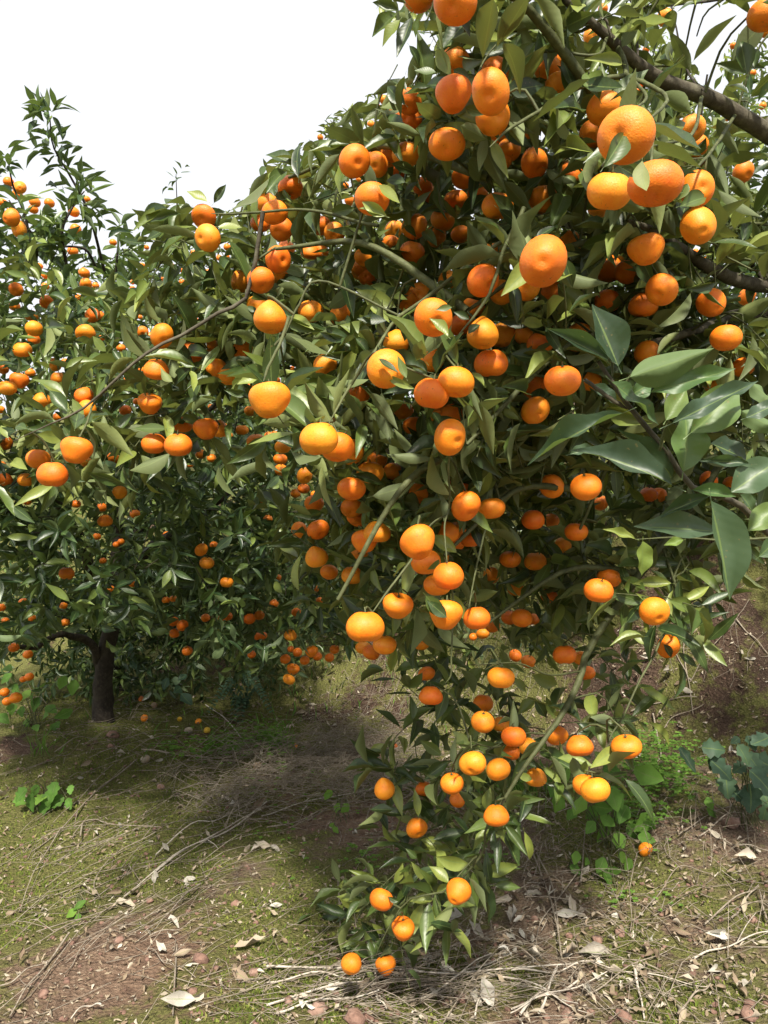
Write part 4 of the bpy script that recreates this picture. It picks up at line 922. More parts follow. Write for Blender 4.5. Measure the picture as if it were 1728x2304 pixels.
CUSTOM = [((1408, 304), 'biggest mandarin, a dark pointed leaf lying across its face'), ((1024, 4), 'large mandarin overhanging the open sky, cut by the top of the picture'),
 ((948, -9), 'mandarin pressed against the large one overhanging the open sky'), ((1021, 212), 'mandarin turned sideways with its dimple facing left, beside a dimpled pair'),
 ((1101, 208), 'upper dimpled mandarin of a touching pair high in the crown'), ((1109, 262), 'lower mandarin of the dimpled touching pair, a curled leaf at its side'),
 ((1005, 321), 'round mandarin hanging alone under the high cluster, long dark leaf beside it'), ((608, 716), 'tall pear-shaped mandarin above a pale leaf'),
 ((605, 900), 'flat round mandarin hanging alone under a thin stem, sunlit on top'), ((719, 988), 'broad sunlit mandarin leading a row of three pressed together'),
 ((759, 1006), 'mandarin squeezed behind the broad sunlit one in the row of three'), ((792, 1018), 'last mandarin of the row of three, deeply hidden'),
 ((460, 486), 'upper mandarin of the stacked pair against the sky with two ear-like leaves'), ((467, 535), 'lower mandarin of the stacked pair against the sky'),
 ((822, 1411), 'large sunlit mandarin at the corner of the lowest cluster of the crown'), ((973, 885), 'bright smooth mandarin overlapping another to its right'),
 ((1026, 860), 'mandarin tucked behind the bright smooth one, pale right end'), ((1223, 587), 'large mandarin crossed by a long dark leaf'),
 ((1371, 431), 'big mandarin below the leaf-covered biggest one, bulge at its lower edge'), ((1474, 410), 'big mandarin with a grey-green leaf hanging at its left shoulder'),
 ((1573, 509), 'mandarin with a clear central dimple in front of a bare limb'), ((1410, 1680), 'kidney-shaped mandarin hanging on a short stalk over the weeds'),
 ((1318, 1767), 'front mandarin of the overlapping pair hanging against heart-shaped weed leaves'), ((1339, 1778), 'rear mandarin of the overlapping pair hanging against heart-shaped weed leaves'),
 ((1472, 1375), 'bulging mandarin hanging alone before the bare soil bank'), ((1448, 1454), 'mandarin half wrapped by a dark leaf on the long thin drooping stem'),
 ((865, 1775), 'mandarin hanging alone in front of the straw heap'), ((1014, 983), 'shaded reddish mandarin hanging by its own stalk in the middle of the crown'),
 ((790, 1100), 'reddish shaded ball of a mandarin below the row of three'), ((858, 2024), 'plump upper mandarin of the lowest bunch, small leaf at its shoulder'), ((1030, 2007), 'mandarin with a thin stem across it beside the lowest bunch'),
 ((906, 2090), 'mandarin half behind a dark leaf inside the lowest bunch'), ((843, 2069), 'small mandarin deep inside the lowest bunch'), ((792, 2169), 'round mandarin at the very bottom tip touching the dry stems'),
 ((765, 2185), 'little mandarin peeping from behind the bottom tip one'), ((868, 2172), 'mandarin under dark leaves at the bottom tip'), ((938, 1862), 'mandarin clasped by two leaves midway down the drooping bough'), ((1496, 39), 'small shaded mandarin hanging against the white sky gap')]
MARKS = [((1408, 304), 'the biggest leaf-crossed mandarin'), ((1024, 4), 'the overhanging sky pair'), ((1101, 230), 'the dimpled touching pair'), ((608, 716), 'the pear-shaped mandarin'), ((605, 900), 'the flat round sunlit mandarin'),
 ((745, 1000), 'the sunlit row of three'), ((463, 510), 'the stacked sky pair'), ((822, 1411), 'the sunlit corner mandarin'), ((995, 872), 'the bright overlapping two'), ((1223, 587), 'the mandarin crossed by a long leaf'),
 ((1573, 509), 'the dimpled one before the bare limb'), ((1410, 1680), 'the kidney-shaped mandarin'), ((1328, 1772), 'the overlapping pair over the weeds'), ((1472, 1375), 'the lone bulging mandarin by the bank'),
 ((865, 1775), 'the lone one before the straw heap'), ((1014, 983), 'the reddish one on its own stalk'), ((790, 1100), 'the reddish ball below the row of three'), ((170, 1010), 'the sunny three at the bough tip'),
 ((345, 840), 'the bough over the trunked tree'), ((635, 1515), 'the dangling chain above the bank'), ((400, 1405), 'the trio beside the trunk'), ((60, 1565), 'the three beside the broad weed'), ((1300, 870), 'the cut stub of the leafy shoot')]
def size_word(d): return 'large' if d > 78 else 'medium sized' if d > 52 else 'small'
def zone(f):
    x, y, k = f['px'], f['py'], f['k']
    if k == 'm': return 'on the far trees of the skyline', 'mandarins on the far skyline trees'
    if k == 'r': return 'on the tree behind the thick bare limb', 'mandarins on the tree behind the bare limb'
    if k == 'l':
        if y < 640: return 'on the airy top shoots of the trunked tree at the left', 'mandarins on the top shoots of the trunked tree'
        if y < 1060: return 'on the sunny shoulder of the trunked tree', 'mandarins on the sunny shoulder of the trunked tree'
        if x > 470: return 'on the shaded skirt of the trunked tree above the bank', 'mandarins on the skirt of the trunked tree'
        return 'on shaded boughs around the dark trunk', 'mandarins around the dark trunk'
    if y > 1950: return 'in the lowest bunch just above the dry stems', 'mandarins in the lowest bunch'
    if y > 1480: return 'on the drooping bough hanging over the weeds and straw', 'mandarins on the drooping bough'
    if x < 640 and y > 560: return 'on the long bough reaching toward the trunked tree', 'mandarins on the long reaching bough'
    if x < 780 and y < 640: return 'along the crown edge against the pale sky', 'mandarins along the crown edge'
    if y > 1040: return 'in the hanging skirt of the near tree', 'mandarins in the hanging skirt of the near tree'
    if y < 520: return 'high in the near tree below its bare limb', 'mandarins high in the near tree'
    return 'in the middle of the near tree', 'mandarins in the middle of the near tree'
used = set(); LG = {}
fruits.sort(key=lambda f: -f['d'])
rest = []
for idx, f in enumerate(fruits):
    place, grp = zone(f); lab = None
    if f['k'] != 'm':
        for ci, ((cx, cy), cl) in enumerate(CUSTOM):
            if ci not in used and math.hypot(f['px'] - cx, f['py'] - cy) < 9: lab = cl; used.add(ci); break
    if lab is None:
        st = 'half hidden ' if f['k'] == 'p' else ''
        nb = int(((np.hypot(FX - f['px'], FY - f['py']) < (FR + f['d'] * 0.5) * 1.02) & (abs(FZ - f['Y']) < 0.25)).sum()) - 1
        tch = 'lone ' if nb <= 0 else 'touching ' if nb == 1 else 'clustered '
        dm_ = [math.hypot(f['px'] - mx, f['py'] - my) for (mx, my), _ in MARKS]; j = int(np.argmin(dm_))
        if f['k'] in 'np' or dm_[j] < 160:
            dx, dy = f['px'] - MARKS[j][0][0], f['py'] - MARKS[j][0][1]
            how = 'close ' if dm_[j] < 110 else '' if dm_[j] < 220 else 'well '
            rel = ('beside' if how != 'well ' else 'away from') if abs(dx) > 1.3 * abs(dy) else 'above' if dy < 0 else 'below'
            if rel == 'away from': how = 'well '
            place = f"{how}{rel} {MARKS[j][1]}"
        lab = f"{size_word(f['d'])} {tch}{st}mandarin {place}"
    grp = LG.setdefault(lab, grp)
    if idx >= 300: rest.append(f); continue
    up_ = f['py'] < 700
    tilt = rng.uniform(0.7, 1.35) if rng.random() < (0.55 if up_ else 0.3) else rng.uniform(-0.5, 0.6)
    me = MNECK if (abs(f['px'] - 608) < 5 and abs(f['py'] - 716) < 5) or rng.random() < 0.05 else None
    if me is None and f['d'] > 66: me = MM[(0, 2, 5, 6)[idx % 4]]
    put_mandarin(f['p'], f['D'] * (1.07 if f['k'] in 'np' else 1.05), lab, grp, -tilt, rng.uniform(-0.8, 0.8), me, calyx=f['d'] > 20)
if rest:
    vs, fs, n0 = [], [], 0
    src = mandarin_mesh(3, 0, 0.87, 9, 12)
    sv_ = np.zeros(len(src.vertices) * 3, np.float32); src.vertices.foreach_get('co', sv_); sv_ = sv_.reshape(-1, 3)
    sf_ = np.array([list(p_.vertices) for p_ in src.polygons if len(p_.vertices) == 4])
    for f in rest:
        vs.append(sv_ * f['D'] * 0.5 + f['p']); fs.append(sf_ + n0); n0 += len(sv_)
    me = mesh_np('distant_mandarins', np.concatenate(vs), np.concatenate(fs)); bpy.data.meshes.remove(src)
    props(link('distant_mandarins', me, M_PEEL), 'scattered tiny mandarins deep among the leaves of the trees behind', 'mandarins', kind='stuff')

# fallen fruit
FALL = [((1058, 1403), (0, 1150), S, 0.042, M_PEEL, 'split orange mandarin lying in the dark soil beside the trunk'), ((1077, 1548), (0, 1150), S, 0.040, M_PEEL, 'fallen orange mandarin on bare soil below the split one'),
 ((1480, 1573), (0, 1150), S, 0.034, M_PEEL, 'small fallen mandarin beside the mouldy white one'), ((1340, 1555), (0, 1150), S, 0.028, M_YELLOW, 'shrunken yellow mandarin among the pebbles'),
 ((1407, 1645), (0, 1150), S, 0.044, M_MOULD, 'white mouldy mandarin at the edge of the clover'), ((1545, 1640), (0, 1150), S, 0.036, M_YELLOW, 'yellow rotting mandarin next to the clover'),
 ((905, 305), (0, 1600), 2.765, 0.044, M_MOULD, 'pale dried mandarin lying on moss'), ((940, 545), (350, 1500), 3.016, 0.036, M_PEEL, 'torn fallen mandarin in the grass tuft'),
 ((285, 1103), (800, 1350), S, 0.044, M_PEEL, 'fallen mandarin resting on the litter behind the drooping bough'), ((165, 1180), (800, 1350), S, 0.036, M_PEEL, 'crushed fallen mandarin caught in the straw'),
 ((865, 480), (1150, 1750), 2.87, 0.048, M_PEEL, 'broken mandarin lying under the heart-leaved weed'), ((1150, 1450), (0, 1150), S, 0.036, M_MOULD, 'brown withered mandarin near the trunk'),
 ((690, 680), (350, 1500), 3.016, 0.038, M_MOULD, 'pinkish dried mandarin shell at the rim of the straw heap')]
for (x, y), (ox, oy), s, D, mt, lab in FALL:
    g_ = ghit(ox + x / s, oy + y / s + D * 0.3 * F / 4.0)
    put_mandarin(g_ + [0, 0, D * 0.36], D, lab, 'fallen mandarins', rng.uniform(0.3, 2.6), rng.uniform(0, 6), calyx=False, mat=mt)

# ------------------------------------------------------------------ ground layer
def on_ground(x, y, dz=0.0): return np.array([x, y, ground_h(x, y) + dz])
def gnormal(x, y):
    e = 0.02; return unit([-(ground_h(x + e, y) - ground_h(x - e, y)) / (2 * e), -(ground_h(x, y + e) - ground_h(x, y - e)) / (2 * e), 1.0])

# moss: short upright blades where the soil is mossy
ml = Leaves(); cnt = 0
while cnt < 40000:
    y = 1.55 + 3.6 * rng.random() ** 1.6; x = rng.uniform(-0.56, 0.56) * y
    if moss_at(x, y) + 0.36 * float(sstep(-0.3, 0.7, -x)) + 0.75 * math.exp(-(((x + 0.17) / 0.22) ** 2 + ((y - 2.35) / 0.35) ** 2)) < 0.60 + 0.25 * rng.random(): continue
    if math.hypot((x + 0.75) / 0.32, (y - 2.1) / 0.42) < 1: continue
    cnt += 1
    L = rng.uniform(0.006, 0.016)
    ml.add(on_ground(x, y, -0.002), np.array([rng.normal() * 0.5, rng.normal() * 0.5, 1]), rand_unit(), L, L * rng.uniform(0.25, 0.5), len(BLADE.T))
ml.arr(); props(link('moss', ml.joined(BLADE, np.arange(len(ml.L)), 'moss'), M_MOSS), 'short green moss carpeting the soil in patches', 'moss', kind='stuff')

# leaf litter: mass + single leaves
def litter_spot():
    while True:
        y = 1.6 + 3.4 * rng.random() ** 1.3; x = rng.uniform(-0.54, 0.54) * y
        px_, py_, _ = proj(np.array([x, y, 0.05]))
        w_ = 0.10 + 0.9 * float(sstep(-0.25, 0.5, x)) + (0.7 if 500 < px_ < 1000 and 1560 < py_ < 1800 else 0)
        if rng.random() < w_: return x, y
dl = Leaves()
for _ in range(1700):
    x, y = litter_spot(); L = rng.uniform(0.016, 0.046)
    d = rng.normal(size=3) * [1, 1, 0.25]; n = gnormal(x, y) + rng.normal(size=3) * 0.55
    dl.add(on_ground(x, y, 0.008 + 0.012 * rng.random()), d, n, L, L * rng.uniform(0.22, 0.42), len(DEADK.T), rng.random() ** 1.5)
dl.arr(); props(link('leaf_litter', dl.joined(DEADK, np.arange(len(dl.L)), 'leaf_litter'), M_DEAD), 'small brown and grey dead leaves scattered thickly on the soil', 'leaf litter', kind='stuff')

cr = Leaves()
for _ in range(5200):
    px_ = rng.uniform(-20, 1750); py_ = 1380 + 930 * rng.random() ** 0.8
    g_ = ghit(px_, py_)
    if g_[1] > 6.5: continue
    L = rng.uniform(0.006, 0.024) * (0.7 + 0.15 * g_[1]); nn = gnormal(g_[0], g_[1])
    d = rng.normal(size=3); d -= (d @ nn) * nn
    cr.add(g_ + nn * 0.004, d + nn * rng.normal() * 0.2, nn + rng.normal(size=3) * 0.5, L, L * rng.uniform(0.12, 0.5), len(DEADK.T), rng.random() ** 2.2)
cr.arr(); props(link('litter_crumbs', cr.joined(DEADK, np.arange(len(cr.L)), 'litter_crumbs'), M_DEAD), 'fine crumbs of dry bark and leaf bits strewn on the soil', 'leaf litter', kind='stuff')
DEADPX = []
for (ox, oy), s, pts in [((1150, 1750), 2.87, [(640, 900, 'w', .085), (640, 1180, 'w', .09), (920, 1040, 'w', .06), (1390, 1050, 'w', .08), (1270, 1290, 'w', .06), (1590, 560, 't', .08), (520, 1290, 'w', .06), (740, 1400, 't', .06), (520, 1440, 'w', .04), (400, 1170, 'w', .05), (1170, 1050, 't', .06), (870, 1100, 't', .05), (1500, 1390, 'w', .05)]),
        ((600, 1750), 2.37, [(1180, 970, 't', .07), (1160, 890, 'w', .06), (690, 455, 't', .035), (565, 520, 't', .04), (660, 300, 't', .05), (700, 320, 't', .05), (20, 385, 'w', .05), (85, 700, 'w', .04), (860, 960, 'w', .06), (310, 1160, 'w', .06), (170, 1220, 'w', .05), (1210, 1250, 'w', .09), (300, 1190, 't', .06), (1640, 760, 't', .06)]),
        ((0, 1600), 2.765, [(605, 770, 'w', .04), (720, 1210, 't', .07), (760, 1150, 't', .05), (1455, 1500, 't', .08), (1030, 1525, 'w', .05), (1440, 1640, 't', .07), (1470, 1690, 't', .06), (960, 1020, 'w', .07), (1150, 1065, 'w', .04), (100, 1280, 't', .05), (500, 360, 't', .05), (1015, 320, 'w', .05), (970, 185, 't', .05), (1080, 1560, 't', .05), (1220, 1830, 'w', .08), (40, 540, 't', .06), (740, 740, 'w', .06), (480, 435, 'w', .03), (1040, 1330, 'w', .05)]),
        ((350, 1500), 3.016, [(550, 970, 'w', .05), (640, 1000, 't', .07), (450, 890, 't', .06), (560, 900, 't', .07), (730, 1010, 'w', .06), (780, 1250, 't', .06), (720, 1250, 't', .05), (640, 1230, 't', .05), (1370, 1160, 'w', .04), (1480, 1415, 'w', .06), (90, 1280, 'w', .04), (200, 1465, 'w', .04), (1010, 320, 't', .06), (1090, 320, 't', .06), (960, 300, 't', .05), (1040, 270, 't', .05), (930, 410, 't', .05), (1320, 350, 'w', .04), (1200, 420, 'w', .03), (1580, 1120, 't', .07), (1640, 1150, 't', .06), (1630, 1330, 't', .06)]),
        ((1228, 1350), S, [(1570, 470, 'w', .05), (1100, 720, 'w', .06), (1380, 1110, 'w', .05), (780, 455, 'w', .05), (920, 560, 'w', .07), (60, 1230, 't', .06), (30, 1180, 't', .06), (110, 1210, 't', .06), (710, 1200, 'w', .04), (1150, 880, 't', .04)])]:
    DEADPX += [(ox + x / s, oy + y / s, k, L) for x, y, k, L in pts]
for _ in range(44):   # grey drifts of old leaves
    a = rng.choice(3)
    cx, cy, sx, sy = [(1010, 2090, 75, 45), (1185, 2080, 40, 60), (960, 2180, 130, 50)][a]
    DEADPX.append((cx + rng.normal() * sx, cy + rng.normal() * sy, 'w' if rng.random() < 0.6 else 't', rng.uniform(0.04, 0.075)))
d2 = Leaves(); dm = []
for x, y, k, L in DEADPX:
    g_ = ghit(x, min(y, 2330)); d = rng.normal(size=3) * [1, 0.8, 0.3]
    n = gnormal(g_[0], g_[1]) + np.array([0, -0.6, 0]) + rng.normal(size=3) * 0.4
    d2.add(g_ + [0, 0, 0.014], d, n, L, L * rng.uniform(0.28, 0.42), len(DEADK.T), 0.3); dm.append((k, g_))
d2.arr()
for i, (k, g_) in enumerate(dm):
    o = d2.single(DEADK, i, M_BLEACH if k == 'w' else M_DEAD, None, 'dead_leaf')
    side = 'below the lowest mandarin bunch' if (g_[1] < 2.25 and g_[0] > -0.15) else 'on the mossy slope' if g_[0] < -0.1 and g_[1] < 2.9 else 'around the straw heap' if g_[0] < 0.3 else 'on the bank side soil'
    props(o, f"{'curled bleached white' if k == 'w' else 'curled tan'} dead leaf {side}", 'dead leaf', f"{'white' if k == 'w' else 'tan'} dead leaves {side}")

# stones
def stone_mesh(seed):
    r = np.random.default_rng(seed); v = []; f = []
    nt_, np_ = 6, 9
    off = Vector(tuple(r.uniform(0, 50, 3)))
    for a in np.linspace(0, np.pi, nt_):
        for b_ in np.linspace(0, 2 * np.pi, np_, endpoint=False):
            u = Vector((math.sin(a) * math.cos(b_), math.sin(a) * math.sin(b_), math.cos(a)))
            q = 0.5 * (1 + 0.45 * mnoise.noise(u * 1.5 + off)); v.append((u.x * q, u.y * q * 0.85, u.z * q * 0.62))
    i = np.arange(nt_ - 1)[:, None] * np_ + np.arange(np_)[None, :]; j = np.arange(nt_ - 1)[:, None] * np_ + (np.arange(np_)[None, :] + 1) % np_
    me = mesh_np('stone', np.array(v), np.stack([i, i + np_, j + np_, j], -1).reshape(-1, 4)); me.materials.append(M_STONE); return me
SM = [stone_mesh(s_) for s_ in range(5)]
SP = [(1150 + x / 2.87, 1750 + y / 2.87, w_ / 2.87) for x, y, w_ in [(715, 1550, 90), (1530, 1545, 100), (370, 1555, 80), (510, 1540, 60), (1560, 930, 60), (700, 1010, 60), (1540, 1480, 70), (560, 1060, 60), (150, 920, 50), (1420, 310, 110)]] + \
     [(600 + x / 2.37, 1750 + y / 2.37, w_ / 2.37) for x, y, w_ in [(1035, 1190, 60), (1615, 850, 40), (470, 1300, 110), (270, 1245, 90), (120, 1200, 50), (960, 1210, 45), (1600, 1200, 50), (540, 1290, 60)]] + \
     [(x / 2.765, 1600 + y / 2.765, w_ / 2.765) for x, y, w_ in [(740, 1435, 50), (1250, 1560, 90), (1580, 1640, 60), (930, 1190, 40), (270, 1770, 60), (1200, 1750, 50), (700, 160, 70), (1000, 480, 50), (1460, 1210, 50), (690, 225, 40)]]
for x, y, wpx in SP:
    g_ = ghit(x, min(y, 2320)); D = wpx * g_[1] / F * 1.25
    o = bpy.data.objects.new('stone', SM[int(rng.integers(5))]); col.objects.link(o)
    o.location = (g_[0], g_[1], g_[2] + D * 0.10); o.scale = (D, D, D); o.rotation_euler = (rng.normal() * 0.3, rng.normal() * 0.3, rng.uniform(0, 6))
    sz = 'large' if D > 0.05 else 'small'; wh = 'among the white dry stems' if g_[0] > -0.2 and g_[1] < 2.4 else 'in the moss' if g_[1] < 3 else 'in shade near the clover'
    props(o, f'{sz} reddish rounded stone {wh}', 'stone', f'{sz} stones {wh}')
pv, pf, n0 = [], [], 0
sv_ = np.zeros(len(SM[0].vertices) * 3, np.float32); SM[0].vertices.foreach_get('co', sv_); sv_ = sv_.reshape(-1, 3)
sf_ = np.array([list(p_.vertices) for p_ in SM[0].polygons if len(p_.vertices) == 4])
for _ in range(1100):
    y = 1.55 + 2.6 * rng.random() ** 1.4; x = rng.uniform(-0.54, 0.54) * y
    D = rng.uniform(0.006, 0.020); a = rng.uniform(0, 6.28); R = np.array([[math.cos(a), -math.sin(a), 0], [math.sin(a), math.cos(a), 0], [0, 0, 1]])
    pv.append(sv_ @ R.T * D + on_ground(x, y, D * 0.05)); pf.append(sf_ + n0); n0 += len(sv_)
props(link('pebbles', mesh_np('pebbles', np.concatenate(pv), np.concatenate(pf)), M_STONE), 'tiny crumbs of soil and pebbles strewn over the ground', 'pebbles', kind='stuff')

# dry stems laid one by one
STEMS = [((0, 1600), 2.765, 'b', [[(380, 760), (240, 990), (120, 1270)], [(970, 770), (740, 910), (590, 1070), (620, 1200)], [(1400, 770), (1060, 960), (720, 1220), (530, 1380), (360, 1590), (200, 1780), (20, 1940)],
   [(730, 1230), (330, 1420), (0, 1610)], [(1250, 1100), (880, 1450)], [(880, 270), (1200, 300), (1659, 385)], [(500, 830), (520, 720), (590, 690), (700, 740), (1000, 755)],
   [(930, 1430), (1100, 1400), (1220, 1350)], [(560, 1430), (400, 1690)], [(0, 1750), (300, 1600)], [(430, 1430), (220, 1700), (60, 1930)], [(1100, 1480), (1075, 1930)], [(920, 1500), (1070, 1650)], [(850, 320), (620, 500), (400, 740), (200, 900)], [(700, 350), (500, 560), (330, 720)]]),
  ((0, 1600), 2.765, 'w', [[(630, 1900), (550, 1870), (440, 1947)], [(1659, 600), (1400, 770), (1100, 930), (770, 1180)]]),
  ((350, 1500), 3.016, 'w', [[(340, 270), (470, 380), (640, 570), (830, 760)], [(720, 1030), (830, 1010), (1050, 950), (1300, 880), (1500, 865)], [(0, 1300), (260, 1100), (420, 1060), (680, 960)], [(0, 1420), (200, 1280), (430, 1150), (640, 1050)]]),
  ((600, 1750), 2.37, 'w', [[(0, 1030), (550, 1060), (900, 1090), (1200, 1060), (1659, 1030)], [(0, 1120), (300, 1080), (500, 1110)], [(580, 1060), (590, 1200), (640, 1280)], [(0, 1230), (350, 1150), (560, 1110), (800, 1070)], [(50, 1280), (300, 1220), (600, 1190)],
   [(820, 1220), (1050, 1090), (1250, 1000)], [(1170, 1060), (1480, 1180), (1659, 1270)], [(1110, 1313), (1170, 1110)], [(1659, 1140), (1300, 1290)]]),
  ((600, 1750), 2.37, 'b', [[(1440, 420), (1530, 640), (1570, 1000)], [(380, 560), (395, 880)], [(0, 300), (240, 220), (290, 190)], [(1659, 540), (1480, 780), (1420, 1000)], [(1030, 830), (1100, 960), (1150, 1060)]]),
  ((1150, 1750), 2.87, 'w', [[(0, 1520), (300, 1440), (620, 1310)], [(0, 1350), (250, 1450), (530, 1590)], [(0, 1300), (300, 1270), (510, 1220)], [(520, 1235), (900, 1320), (1280, 1390)], [(1180, 1205), (1400, 1120), (1659, 1030)], [(800, 1300), (860, 1590)], [(180, 1570), (300, 1260)], [(60, 1570), (210, 1400), (300, 1280)]]),
  ((1150, 1750), 2.87, 'b', [[(130, 510), (230, 740), (290, 980), (330, 1200)], [(480, 1460), (750, 1290), (1060, 1115)], [(900, 860), (980, 740), (1100, 630), (1300, 650)], [(770, 1020), (800, 950), (930, 830)], [(1360, 440), (1500, 480), (1659, 500)], [(1080, 420), (1250, 290), (1450, 220), (1600, 260)], [(1210, 410), (1400, 280), (1590, 260)],
   [(1480, 170), (1520, 330), (1540, 490)], [(1250, 980), (1500, 800), (1600, 740)], [(1420, 970), (1500, 850), (1600, 740)], [(1650, 960), (1600, 770)], [(800, 1300), (960, 1590)], [(90, 820), (400, 850), (560, 930), (760, 1000)], [(450, 730), (480, 350)], [(160, 360), (190, 120)], [(820, 690), (880, 640)], [(1070, 1560), (1200, 1440), (1290, 1400)]]),
  ((1228, 1350), S, 'b', [[(1080, 640), (1180, 480), (1400, 200), (1520, 30)], [(970, 420), (1060, 620), (1100, 900)], [(1060, 620), (1030, 430), (1030, 330)], [(1420, 190), (1659, 440)], [(870, 1000), (950, 910), (1180, 820)], [(800, 890), (860, 1180), (820, 1240)], [(640, 860), (900, 780), (1130, 770)], [(1270, 1340), (1430, 1640)]])]
for (ox, oy), s, k, lines in STEMS:
    for ln in lines:
        pts = [ghit(ox + x / s, min(oy + y / s, 2330)) + [0, 0, 0.012 + 0.012 * rng.random()] for x, y in ln]
        sp = spline(pts, 14); sp[:, 2] += 0.006 * np.sin(np.linspace(0, 9, 14) + rng.uniform(0, 6)); sp[:, 2] = [max(z, ground_h(x, y) + 0.004) for x, y, z in sp]
        r = rng.uniform(0.0018, 0.0036) * (1.15 if k == 'w' else 1.0) * (0.65 + 0.25 * sp[0][1] / 2)
        T = Tubes(); T.add(sp, np.linspace(r, r * 0.55, 14), 5, 0.12)
        if len(ln) >= 3 and rng.random() < 0.6:
            i = int(rng.integers(4, 10)); dd = unit(sp[i + 1] - sp[i] + rng.normal(size=3) * 0.7 * np.linalg.norm(sp[i + 1] - sp[i])) * rng.uniform(0.05, 0.12)
            T.add(spline([sp[i], sp[i] + dd * 0.5 + [0, 0, 0.008], sp[i] + dd], 5), np.linspace(r * 0.6, r * 0.3, 5), 4)
        o = link('dry_stem', T.mesh('dry_stem'), M_STRAW_PALE if k == 'w' else M_STRAW)
        c = sp.mean(0); wh = 'on the soil bank' if c[1] > 3.2 and c[0] > 0.5 else 'on the mossy slope' if c[0] < -0.15 else 'across the litter below the lowest mandarins' if c[1] < 2.5 else 'near the weeds'
        ln_ = np.linalg.norm(sp[-1] - sp[0]); sz = 'long' if ln_ > 0.45 else 'short'
        props(o, f"{sz} {'bleached white' if k == 'w' else 'brown'} dry stem lying {wh}", 'dry stem', f"{sz} {'white' if k == 'w' else 'brown'} dry stems {wh}")

# straw: the uncountable mat of thin stalks
T = Tubes()
def stalks(cx, cy, sx, sy, n, ang, spread, Lr, lift=0.05):
    for _ in range(n):
        x = cx + rng.normal() * sx; y = min(cy + rng.normal() * sy, 2330); g_ = ghit(x, y)
        a = ang + rng.normal() * spread; L = rng.uniform(*Lr)
        d = np.array([math.cos(a), math.sin(a) * 0.9, rng.uniform(-0.05, 0.22)]) * L
        q = [g_ + [0, 0, rng.random() * lift], g_ + d * 0.5 + rng.normal(size=3) * 0.02 + [0, 0, rng.random() * lift], g_ + d + rng.normal(size=3) * 0.02]
        sp = spline(q, 6); sp[:, 2] = [max(z, ground_h(a_, b_) + 0.003) for a_, b_, z in sp]
        T.add(sp, np.linspace(0.0013, 0.0007, 6) * rng.uniform(0.6, 1.3), 3)
stalks(640, 1750, 120, 48, 620, 0.5, 0.6, (0.10, 0.40), 0.09); stalks(780, 1690, 95, 48, 420, 0.3, 0.9, (0.1, 0.35), 0.09)
stalks(480, 1800, 60, 40, 180, 1.0, 0.7, (0.08, 0.25), 0.08); stalks(880, 1760, 75, 75, 240, 0.8, 0.9, (0.08, 0.3), 0.08)
stalks(840, 2240, 170, 45, 190, 0.1, 0.5, (0.1, 0.4), 0.03); stalks(1350, 2120, 230, 120, 250, 0.6, 1.3, (0.06, 0.28), 0.04)
stalks(1500, 1900, 150, 60, 110, 1.2, 0.7, (0.06, 0.25), 0.10); stalks(1200, 1900, 60, 60, 90, 1.3, 0.6, (0.06, 0.22), 0.08)
stalks(200, 1950, 200, 150, 130, 0.75, 0.35, (0.1, 0.45), 0.01); stalks(850, 1540, 110, 60, 70, 0.8, 0.8, (0.1, 0.35), 0.08)
stalks(350, 2050, 260, 160, 130, 0.9, 1.2, (0.03, 0.14), 0.006); stalks(1600, 1480, 90, 80, 18, 1.2, 1.0, (0.04, 0.16), 0.02)
stalks(230, 1640, 140, 50, 120, 0.6, 0.8, (0.1, 0.35), 0.08); stalks(1500, 1500, 150, 90, 25, 0.9, 1.0, (0.05, 0.2), 0.03); stalks(1000, 1640, 100, 50, 90, 0.5, 0.9, (0.08, 0.3), 0.06)
props(link('straw', T.mesh('straw'), M_STRAW), 'tangled mat of thin dry grass stalks heaped on the soil', 'straw', kind='stuff')

# ------------------------------------------------------------------ weeds
def weed(name, label, cat, base_px, leaves, kind, mat, s, o, depth_off, group=None, up=0.5, stem=M_WEED, aspect=1.0, stem_r=0.0014):
    g_ = ghit(*base_px); r = empty(name, g_); props(r, label, cat, group)
    L_ = Leaves(); T = Tubes()
    for it in leaves:
        x, y, wpx = it[:3]; asp = it[3] if len(it) > 3 else aspect
        px_, py_ = o[0] + x / s, o[1] + y / s
        Y = g_[1] + rng.uniform(-depth_off, depth_off * 0.6)
        Yg = ghit(px_, py_)[1]; Y = min(Y, Yg - 0.03)
        c = P(px_, py_, Y); W = wpx / s * Y / F * 1.05; L = W * asp * 1.15
        d = np.array([rng.normal() * 0.7, -0.45, -0.6 + rng.normal() * 0.35]); n = np.array([rng.normal() * 0.3, -0.75, up + rng.normal() * 0.25])
        b_ = c - unit(d) * L * 0.45
        L_.add(b_, d, n, L, W, len(kind.T))
        m_ = (g_ + b_) / 2 + np.array([0, 0.02, 0.05]); T.add(spline([g_ + rng.normal(size=3) * [0.03, 0.03, 0], m_, b_ - unit(d) * L * 0.1], 7), np.linspace(stem_r * 1.3, stem_r * 0.7, 7), 4)
    L_.arr()
    for i in range(len(L_.L)): L_.single(kind, i, mat, r)
    link('stem', T.mesh('stem'), M_GREEN, r)
    return r
RT = (1150, 1750)
hl = [((x / S + 1228 - 1150) * 2.87, (y / S + 1350 - 1750) * 2.87, w_ * 2.87 / S) for x, y, w_ in [(140, 1300, 110), (500, 1280, 115), (770, 1320, 165), (240, 1530, 125), (100, 1530, 85), (350, 1610, 95), (570, 1600, 115), (510, 1490, 135), (60, 1420, 90), (200, 1440, 100), (650, 1420, 90), (-60, 1340, 80)]]
